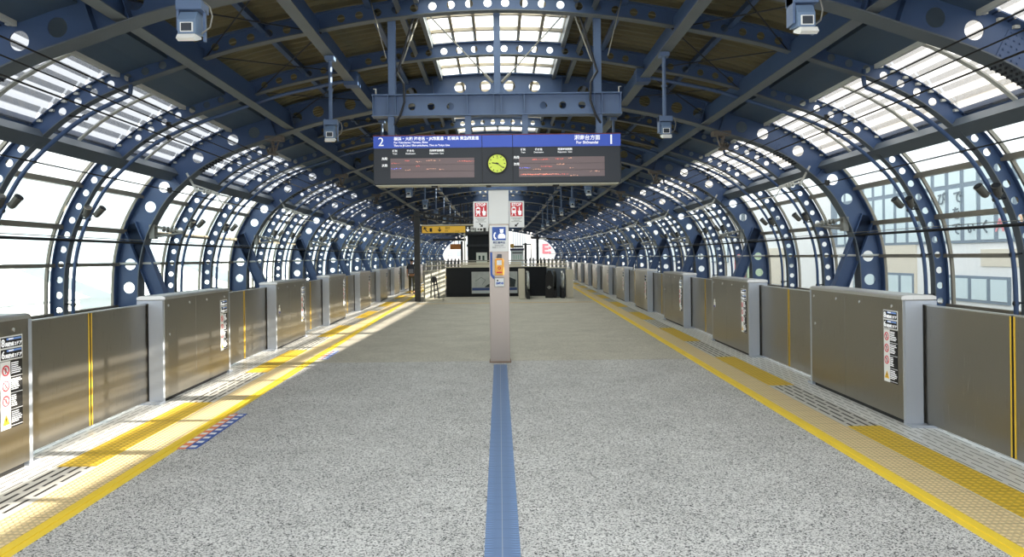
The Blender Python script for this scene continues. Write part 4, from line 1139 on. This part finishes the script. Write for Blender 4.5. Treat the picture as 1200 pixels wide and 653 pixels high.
MB().prism([(-0.10+0.0, -0.22), (0.9, -0.22), (0.95, 0.1), (0.6, 0.25), (0.3, 0.20), (0.1, 0.15), (-0.02, 0.0), (-0.3, -0.1), (-0.45, -0.22)], -0.034, -0.028).build('dark_bush', mat('poster_dark', (44, 54, 60), 0.6, noise=0.4, nscale=10), ps2)
MB().box(-1.0, 1.0, -0.035, -0.028, -0.36, -0.24).build('blue_band', mat('poster_blue', (50, 74, 130), 0.5), ps2)
MB().box(-1.0, 1.0, -0.035, -0.028, -0.47, -0.38).build('caption_band', mat('poster_caption', (190, 200, 206), 0.5), ps2)
MB().tube([(-0.85, -0.033, 0.05), (-0.6, -0.033, 0.22), (-0.4, -0.033, 0.1), (-0.55, -0.033, -0.1)], 0.012, 5).build('sketch_line', mat('poster_line', (110, 120, 116), 0.6), ps2)
# escalator balustrades
def escalator_end(x, y, lab, post=True, L=1.4, silver=False):
    t = thing('escalator_balustrade', lab, 'escalator rail', (x, y, 0))
    if post: bevel(MB().box(-0.13, 0.13, -0.1, 0.5, 0.0, 1.26).build('end_post', CREAM, t), 0.02)
    path = [(0.26, L, 1.10)]+[(0.26, 0.05-0.34*math.sin(a), 0.76+0.34*math.cos(a)) for a in [PI*k/12 for k in range(13)]]
    MB().tube(path, 0.055, 10).build('handrail', mat('silver_side', (196, 200, 198), 0.25, metal=0.6) if silver else BLACK, t)
    MB().prism([(y_, z_) for y_, z_ in [(L, 1.02)]+[(0.05-0.27*math.sin(a), 0.76+0.27*math.cos(a)) for a in [PI*k/12 for k in range(13)]]+[(L, 0.42)]], 0.22, 0.30, 'x').build('glass_side', mat('silver_side', (196, 200, 198), 0.25, metal=0.6), t)
    MB().prism([(-0.25, 0.0), (L, 0.0), (L, 0.5), (0.0, 0.48), (-0.2, 0.3)], 0.19, 0.33, 'x').build('skirt', BLACK, t)
    return t
escalator_end(0.93, 29.2, 'escalator end with pale square post and rounded handrail right of the pillar', silver=True)
e2 = escalator_end(2.10, 29.9, 'escalator end with black rounded handrail and diamond mark', post=False, L=0.5)
MB().prism([(-0.16, 0.0), (0.16, 0.0), (0.18, 0.9), (0.08, 1.16), (-0.06, 1.16), (-0.14, 0.9)], -0.32, -0.2, 'y').build('black_cover', BLACK, e2)
MB().prism([(-0.10, 0.45), (0.0, 0.37), (0.10, 0.45), (0.0, 0.53)], -0.33, -0.32, 'y').build('diamond_mark', GALV, e2)
e3 = escalator_end(2.40, 29.55, 'escalator end with silver side next to the pale corner post', post=False, L=0.5, silver=True)
# black post with gantry and exit sign
gp = thing('black_gantry', 'black post with a dark truss reaching over the stairwell, carrying the exit sign', 'gantry', (0, 28.3, 0))
MB().box(-3.42, -3.20, -0.11, 0.11, 0.0, 3.62).build('post', mat('post_black', (52, 54, 56), 0.5), gp)
tr = MB()
def trz(x): return 3.62-(x+3.3)*0.155
tr.prism([(-3.35, 3.66), (-0.4, 3.20), (-0.4, 3.12), (-3.35, 3.58)], -0.12, 0.12)
tr.prism([(-3.35, 3.46), (-0.4, 3.02), (-0.4, 2.96), (-3.35, 3.40)], -0.12, 0.12)
for i in range(12):
    x = -3.25+i*0.24; tr.box(x-0.03, x+0.03, -0.1, 0.1, trz(x)-0.22, trz(x)+0.02)
tr.build('truss', DARK, gp)
tr = MB()
for x in (-1.55, -1.42, -1.25): tr.box(x-0.02, x+0.02, 0.2, 0.24, 3.0, 3.95)
tr.build('drop_rod', DARK, gp)
es = thing('exit_sign', 'long amber and black direction sign with arrows hanging above the stairwell', 'sign', (0, 28.0, 0))
MB().box(-3.10, -0.35, -0.12, 0.12, 2.73, 3.03).build('box', mat('sign_box_dark', (48, 50, 52), 0.5), es)
MB().box(-3.12, -0.33, -0.14, 0.14, 3.03, 3.08).build('white_lid', CREAM, es)
MB().box(-3.06, -1.34, -0.13, -0.11, 2.745, 3.01).build('amber_face', YSIGN, es)
def arrow(x, z, a, m, s_=1.0):
    M = Matrix.Translation((x, -0.137, z)) @ Matrix.Rotation(a, 4, 'Y')
    mb = MB().box(-0.02*s_, 0.02*s_, -0.004, 0.004, -0.09*s_, 0.09*s_, 0, M)
    for sgn in (1, -1):
        q = [M @ Vector(p) for p in ((0, 0, -0.10*s_), (sgn*0.075*s_, 0, -0.02*s_), (sgn*0.05*s_, 0, 0.005*s_), (0, 0, -0.05*s_))]; mb.prism([(p.x, p.z) for p in q], -0.141, -0.133)
    mb.build('arrow', m, es)
for x in (-2.9, -1.9, -0.9): MB().tube([(x, 0, 3.07), (x, 0.15, 3.45-(x+3.3)*0.155)], 0.02, 6).build('hanger_rod', DARK, es)
arrow(-2.93, 2.90, math.radians(150), TXTK); arrow(-2.36, 2.88, 0, TXTK); arrow(-1.24, 2.88, 0, TXTW)
MB().tube([(-2.90, -0.137, 2.86), (-2.87, -0.137, 2.80), (-2.80, -0.137, 2.79)], 0.014, 6).build('arrow_tail', TXTK, es)
MB().box(-2.76, -2.66, -0.137, -0.13, 2.79, 2.94).build('lift_mark', TXTK, es)
text('出口', 0.10, TXTK, (-2.15, -0.134, 2.93), es, align='LEFT'); text('Exit', 0.08, TXTK, (-2.15, -0.134, 2.82), es, align='LEFT')
text('のりば', 0.06, TXTK, (-1.75, -0.134, 2.80), es, align='LEFT')
MB().box(-1.12, -0.96, -0.135, -0.12, 2.79, 2.98).box(-0.92, -0.62, -0.135, -0.12, 2.79, 2.98).box(-0.52, -0.42, -0.135, -0.12, 2.79, 2.98).build('white_panel', WHITE, es)
MB().box(-1.09, -1.06, -0.138, -0.13, 2.82, 2.95).box(-1.03, -0.99, -0.138, -0.13, 2.82, 2.95).disc(-0.82, 2.87, 0.03, -0.138, -0.13).box(-0.75, -0.67, -0.138, -0.13, 2.82, 2.90).build('pictogram', TXTK, es)
# lift shaft
ls = thing('lift_shaft', 'black lift enclosure with a white notice board beyond the stairwell', 'lift', (0, 36, 0))
MB().box(-1.62, -0.25, 0, 1.6, 0.0, 2.92).build('shaft', NAVY, ls)
MB().box(-1.75, -0.1, -0.15, 1.7, 2.92, 3.05).build('roof', DARK, ls)
MB().box(-1.66, -0.2, -0.08, 0, 2.30, 2.42).build('cornice', DARK, ls)
nb_ = MB().box(-1.18, -0.62, -0.04, 0, 1.42, 2.0).build('notice_board', mat('pale_notice', (216, 222, 216), 0.5), ls)
MB().box(-1.06, -0.96, -0.05, -0.03, 1.62, 1.84).box(-0.86, -0.76, -0.05, -0.03, 1.56, 1.84).build('notice_figure', mat('dark_green', (30, 56, 54), 0.5), nb_)
tag(MB().box(-1.86, -1.76, 33.9, 34.0, 0, 2.55).build('steel_post', DARK), 'slim black post left of the lift enclosure', 'post')
tag(MB().box(-1.72, -1.66, 34.4, 34.5, 0, 3.3).build('white_post', WHITEM), 'slim white post between the black post and the lift enclosure', 'post')
bs = thing('brown_sign', 'small brown hanging sign left of the lift enclosure', 'sign', (0, 36, 0))
MB().box(-2.52, -1.95, 0, 0.1, 2.18, 2.45).build('face', mat('brown_sign', (170, 108, 50), 0.5), bs); MB().box(-2.3, -2.27, 0.03, 0.06, 2.45, 2.75).box(-2.1, -2.07, 0.03, 0.06, 2.45, 2.75).build('hanger_rod', DARK, bs)
tag(MB().box(-3.4, -1.7, 36, 36.2, 2.62, 2.74).build('dark_beam', DARK), 'dark horizontal beam carrying the brown sign', 'beam')
# right of pillar
ib = thing('information_board', 'white notice board with dark blue header on a post right of the pillar', 'sign board', (0, 38, 0))
MB().box(0.62, 1.32, -0.03, 0.03, 1.35, 2.10).build('white_face', mat('white_board', (226, 236, 240), 0.4), ib)
MB().box(0.58, 1.36, -0.06, 0.06, 2.10, 2.22).build('navy_header', mat('board_navy', (44, 50, 84), 0.5), ib)
MB().box(0.72, 1.25, -0.06, 0.06, 1.95, 2.0).box(0.62, 1.30, -0.05, 0.05, 2.26, 2.36).build('dark_bar', DARK, ib)
MB().box(0.60, 0.80, -0.07, 0.05, 2.24, 2.46).build('gold_mark', mat('gold', (176, 140, 60), 0.5), ib)
MB().box(1.38, 1.50, -0.06, 0.06, 0.0, 2.5).box(1.28, 1.72, -0.05, 0.05, 2.40, 2.46).build('post', DARK, ib)
mb = MB()
for x in (0.78, 0.9, 1.02, 1.15): mb.box(x, x+0.05, -0.035, -0.028, 1.62, 1.86)
mb.build('pale_lettering', mat('pale_green', (170, 205, 196), 0.5), ib)
tp = thing('platform_shelter_post', 'dark T-shaped post with a flat canopy right of the pillar beyond the stairwell', 'post', (0, 35, 0))
MB().box(1.86, 1.98, -0.06, 0.06, 0.0, 2.85).build('post', DARK, tp)
MB().prism([(1.60, 2.66), (3.15, 2.54), (3.15, 2.62), (1.9, 2.74), (1.56, 2.78)], -0.25, 0.25).build('canopy_arm', DARK, tp)
MB().box(2.02, 2.35, -0.27, -0.25, 2.61, 2.68).build('white_strip', WHITE, tp)

# ------------------------------------------------------------------ person walking away at the left
px, py = -4.28, 34.2
pr = thing('person', 'person in black top and olive trousers walking away along the left edge', 'person', (px, py, 0))
def skin_body(name, verts, edges, radii, m, parent, root=0, sub=2):
    me = bpy.data.meshes.new(name); me.from_pydata(verts, edges, []); me.materials.append(m)
    o = put(name, me, parent); md = o.modifiers.new('skin', 'SKIN')
    for i, r in enumerate(radii):
        sv = me.skin_vertices[0].data[i]; sv.radius = (r, r*0.85) if not isinstance(r, tuple) else r; sv.use_root = (i == root)
    md.use_smooth_shade = True
    s_ = o.modifiers.new('sub', 'SUBSURF'); s_.levels = sub; s_.render_levels = sub
    return o
V = [(0, 0, 0.90), (0, 0, 1.05), (0, 0.01, 1.22), (0, 0.01, 1.38), (0, 0.01, 1.46), (0, 0.02, 1.52), (0, 0.03, 1.60), (0, 0.03, 1.67),
     (-0.09, 0, 0.86), (-0.10, 0.07, 0.48), (-0.10, 0.02, 0.10), (-0.10, 0.14, 0.05), (0.09, 0, 0.86), (0.10, -0.02, 0.48), (0.10, -0.10, 0.11), (0.10, 0.02, 0.05),
     (-0.17, 0.01, 1.39), (-0.22, -0.02, 1.13), (-0.23, 0.06, 0.90), (0.17, 0.01, 1.39), (0.22, 0.0, 1.13), (0.23, 0.10, 0.92),
     (-0.232, 0.09, 0.83), (0.232, 0.14, 0.86)]
Ed = [(0, 1), (1, 2), (2, 3), (3, 4), (4, 5), (5, 6), (6, 7), (0, 8), (8, 9), (9, 10), (10, 11), (0, 12), (12, 13), (13, 14), (14, 15), (3, 16), (16, 17), (17, 18), (3, 19), (19, 20), (20, 21), (18, 22), (21, 23)]
Rd = [(0.14, 0.10), (0.125, 0.09), (0.14, 0.095), (0.13, 0.09), 0.055, 0.06, 0.085, 0.06, 0.085, 0.055, 0.038, 0.035, 0.085, 0.055, 0.038, 0.035, 0.055, 0.042, 0.03, 0.055, 0.042, 0.03, 0.035, 0.035]
skin_body('body', V, Ed, Rd, SKIN, pr)
Vf = []; Ef = []; Rf = []
for s_, (wx, wy, wz) in ((-1, (-0.232, 0.09, 0.83)), (1, (0.232, 0.14, 0.86))):
    for k, (dy, l) in enumerate(((-0.028, 0.065), (-0.01, 0.075), (0.010, 0.072), (0.028, 0.058), (-0.045, 0.035))):
        i = len(Vf); Vf += [(wx, wy+dy*0.7, wz), (wx-s_*0.006, wy+dy, wz-l*0.55), (wx-s_*0.016, wy+dy+0.004, wz-l)]; Ef += [(i, i+1), (i+1, i+2)]; Rf += [0.010, 0.009, 0.008]
skin_body('fingers', Vf, Ef, Rf, SKIN, pr, sub=1)
skin_body('shirt', [(0, 0, 0.93), (0, 0, 1.08), (0, 0.01, 1.24), (0, 0.01, 1.39), (0, 0.015, 1.45), (-0.17, 0.01, 1.40), (-0.225, -0.01, 1.20), (0.17, 0.01, 1.40), (0.225, 0.0, 1.20)],
          [(0, 1), (1, 2), (2, 3), (3, 4), (3, 5), (5, 6), (3, 7), (7, 8)], [(0.165, 0.12), (0.15, 0.11), (0.165, 0.115), (0.15, 0.11), 0.07, 0.075, 0.066, 0.075, 0.066], mat('black_top', (24, 26, 32), 0.8), pr)
skin_body('trousers', [(0, 0, 0.95), (-0.09, 0, 0.86), (-0.10, 0.07, 0.48), (-0.10, 0.02, 0.12), (0.09, 0, 0.86), (0.10, -0.02, 0.48), (0.10, -0.10, 0.13)],
          [(0, 1), (1, 2), (2, 3), (0, 4), (4, 5), (5, 6)], [(0.15, 0.11), 0.105, 0.078, 0.066, 0.105, 0.078, 0.066], mat('olive_trousers', (72, 74, 58), 0.8), pr)
skin_body('shoe', [(-0.10, -0.01, 0.05), (-0.10, 0.16, 0.045)], [(0, 1)], [0.05, 0.045], BLACK, pr, sub=1)
skin_body('shoe', [(0.10, -0.13, 0.055), (0.10, 0.04, 0.045)], [(0, 1)], [0.05, 0.045], BLACK, pr, sub=1)
skin_body('hair', [(0, 0.01, 1.58), (0, 0.0, 1.635), (0, 0.02, 1.70)], [(0, 1), (1, 2)], [0.075, 0.095, 0.075], HAIR, pr)
ear = MB().tube([(-0.085, 0.03, 1.58), (-0.085, 0.03, 1.63)], 0.018, 8).tube([(0.085, 0.03, 1.58), (0.085, 0.03, 1.63)], 0.018, 8).build('ears', SKIN, pr)
bp_ = thing('backpack', 'dark grey backpack on the back of the person at the left', 'backpack', (px, py, 0))
bevel(MB().prism([(-0.15, 0.98), (0.15, 0.98), (0.155, 1.28), (0.11, 1.43), (-0.11, 1.43), (-0.155, 1.28)], -0.30, -0.12).build('bag', mat('slate_bag', (44, 50, 66), 0.7), bp_), 0.04, 3)
bevel(MB().box(-0.11, 0.11, -0.35, -0.28, 1.02, 1.22).build('front_pocket', mat('pocket_grey', (120, 126, 140), 0.7), bp_), 0.02, 2)
for s_ in (1, -1): MB().tube([(s_*0.10, -0.14, 1.38), (s_*0.115, -0.03, 1.47), (s_*0.11, 0.10, 1.36), (s_*0.12, 0.09, 1.15), (s_*0.13, -0.12, 1.02)], 0.018, 6).build('strap', BLACK, bp_)

# ------------------------------------------------------------------ outside
def facade(name, lab, x, y0, y1, ztop, depth, rows, sg, wallm, pitch=1.0, zb=-6.0, wm=None):
    t = thing(name, lab, 'building', (0, 0, 0))
    xa, xb = (x, x+depth) if sg > 0 else (x-depth, x)
    MB().box(xa, xb, y0, y1, zb, ztop).build('wall', wallm, t)
    MB().box(xa-0.3, xb+0.3, y0-0.3, y1+0.3, ztop, ztop+0.4).build('parapet', wallm, t)
    return t
BW = mat('pale_building_wall', (240, 238, 236), 0.8, noise=0.03)
BW2 = mat('cream_building_wall', (224, 212, 192), 0.8, noise=0.03)
WF = mat('slate_window_frame', (104, 122, 140), 0.6)
WP = mat('pale_window_pane', (214, 230, 234), 0.25)
ba = facade('office_building', 'pale office building with wide slate framed windows seen through the right glass wall', 20.0, 14.0, 47.0, 8.3, 12, None, 1, BW)
n = 0
for r, (z0, z1, pw, step) in enumerate(((2.25, 7.3, 0.80, 1.02), (-0.25, 0.62, 0.9, 1.15), (-3.6, -1.6, 0.9, 1.15))):
    y = 20.0
    ya_, yb_ = (19.0, 42.0)
    MB().box(19.93, 20.02, ya_, yb_, z0-0.12, z1+0.12).build('window_band', WF, ba) if r == 0 else None
    while y < yb_-step:
        if r and int((y-20)/step) % 6 == 4: y += step*1.5; continue
        if r: 
            w_ = MB().box(19.93, 20.02, y-0.12, y+pw+0.14, z0-0.12, z1+0.12).build('window', WF, ba)
        else:
            w_ = None
        par = w_ or ba
        if r == 0:
            for (a, b) in ((z0, 4.52), (4.72, 6.35), (6.5, z1)): MB().box(19.90, 19.95, y, y+pw-0.06, a, b).build('window', WP, ba)
        else: MB().box(19.90, 19.95, y, y+pw, z0, z1).build('pane', WP, w_)
        y += step
MB().box(19.95, 20.01, 14, 29.0, 1.15, 1.85).build('beige_band', BW2, ba)
MB().box(19.95, 20.01, 33.5, 36.5, -1.0, 2.9).build('beige_panel', BW2, ba)
DTX = mat('faded_dark_letter', (84, 100, 112), 0.7); PTX = mat('faded_pink_letter', (236, 130, 140), 0.7); OTX = mat('faded_orange_letter', (244, 190, 150), 0.7)
for s_, y, z, m, sz in (('で', 30.3, 4.10, DTX, 0.62), ('び', 31.4, 4.10, DTX, 0.60), ('を', 30.4, 3.40, DTX, 0.58), ('て', 30.4, 2.72, DTX, 0.62), ('い', 29.45, 2.72, DTX, 0.55), ('く', 28.6, 2.74, DTX, 0.62), ('A', 27.75, 2.78, PTX, 0.75), ('O', 26.8, 2.90, OTX, 0.75)):
    text(s_, sz, m, (19.86, y, z), ba, name='window_letter', rotz=-PI/2, bold=0.008, ext=0.01, sx=0.95)
bb = facade('shop_building', 'white shop building with dark number signs beyond the office block on the right', 21.0, 48.0, 78.0, 8.6, 12, None, 1, mat('white_shop_wall', (240, 240, 240), 0.8))
for s_, y, z, sz in (('2', 53.0, 5.0, 2.6), ('00', 60.0, 5.0, 2.6), ('P', 50.5, 7.0, 1.5)): text(s_, sz, DTX, (20.93, y, z), bb, name='sign_letter', rotz=-PI/2, bold=0.04, ext=0.02)
MB().box(20.9, 21.02, 51.5, 55.5, -0.5, 2.2).build('beige_panel', BW2, bb)
MB().box(20.85, 21.02, 59.0, 62.0, -2.2, 1.9).build('red_sign_panel', mat('red_hoarding', (226, 96, 104), 0.7), bb)
MB().box(20.85, 21.02, 55.8, 59.0, -2.2, 2.0).build('green_sign_panel', mat('green_hoarding', (176, 198, 160), 0.7), bb)
for y in (49, 64, 67, 70, 73):
    w_ = MB().box(20.9, 21.02, y, y+2.0, 1.0, 3.0).build('window', WF, bb); MB().box(20.86, 20.92, y+0.1, y+1.9, 1.1, 2.9).build('pane', WP, w_)
bc = facade('far_sun_block', 'plain pale block added farthest along the right side to stop low sun', 21.0, 79.0, 140.0, 8.6, 12, None, 1, BW)  # added block, tall enough to keep low sun out of the hall
for y in range(82, 138, 5):
    w_ = MB().box(20.9, 21.02, y, y+2.4, 1.0, 3.0).build('window', WF, bc); MB().box(20.86, 20.92, y+0.1, y+2.3, 1.1, 2.9).build('pane', WP, w_)
bn = facade('near_sun_block', 'unseen pale block beside the camera, added to stop low sun at the right', 20.0, -30.0, 13.5, 8.3, 12, None, 1, BW)  # out of view, added to hold back low sun on the near floor
for y in range(-28, 12, 4):
    w_ = MB().box(19.9, 20.02, y, y+2.0, 0.0, 1.5).build('window', WF, bn); MB().box(19.86, 19.92, y+0.1, y+1.9, 0.1, 1.4).build('pane', WP, w_)
# left side: faint low roofs
for i, (y0, y1, zt, lab) in enumerate(((10, 22, 0.4, 'nearest faint white house roofline outside the left glass wall'), (25, 40, 0.9, 'second faint pale house outside the left glass wall'),
                                       (44, 62, 0.7, 'third faint pale house outside the left glass wall'), (66, 90, 1.2, 'farthest faint pale house outside the left glass wall'))):
    t = thing('house', lab, 'house', (0, 0, 0))
    MB().box(-34, -24, y0, y1, -6, zt-1.2).build('wall', BW, t)
    MB().prism([(-34.4, zt-1.2), (-23.6, zt-1.2), (-29, zt+0.9)], y0-0.3, y1+0.3, 'y').build('roof', mat('pale_roof', (214, 220, 224), 0.8), t)
    for k in range(int((y1-y0)/3.5)):
        w_ = MB().box(-24.03, -23.95, y0+1+k*3.5, y0+2.6+k*3.5, -3.5, -1.9).build('window', WF, t); MB().box(-23.96, -23.93, y0+1.1+k*3.5, y0+2.5+k*3.5, -3.4, -2.0).build('pane', WP, w_)
# beyond the end of the hall
t = thing('apartment_block', 'pale apartment block with window grid beyond the far end, left of the lift', 'building')
MB().box(-14, -3.0, 128, 140, -6, 9.2).build('wall', BW, t)
for r in range(4):
    for k in range(6):
        MB().box(-12.8+k*1.7, -11.8+k*1.7, 127.9, 128.02, 2.0+r*1.8, 3.0+r*1.8).build('window', mat('far_window', (196, 206, 214), 0.4), t)
t = thing('billboard_building', 'white building with pink lettering and pink band beyond the far end', 'building')
MB().box(5.6, 10.6, 118, 128, -6, 6.2).build('wall', WHITE, t)
text('E:', 2.2, PTX, (8.0, 117.9, 3.0), t, name='sign_letter', bold=0.08, ext=0.02)
MB().box(6.2, 9.6, 117.9, 118.02, -0.6, 0.7).build('pink_band', PTX, t)
t = thing('office_block', 'narrow ribbed white building beyond the far end between the two signs', 'building')
MB().box(2.2, 4.8, 120, 128, -6, 7.0).build('wall', BW, t)
for k in range(6): MB().box(2.35+k*0.4, 2.5+k*0.4, 119.9, 120.02, -2, 6.4).build('ribbed_strip', mat('far_rib', (190, 196, 202), 0.5), t)
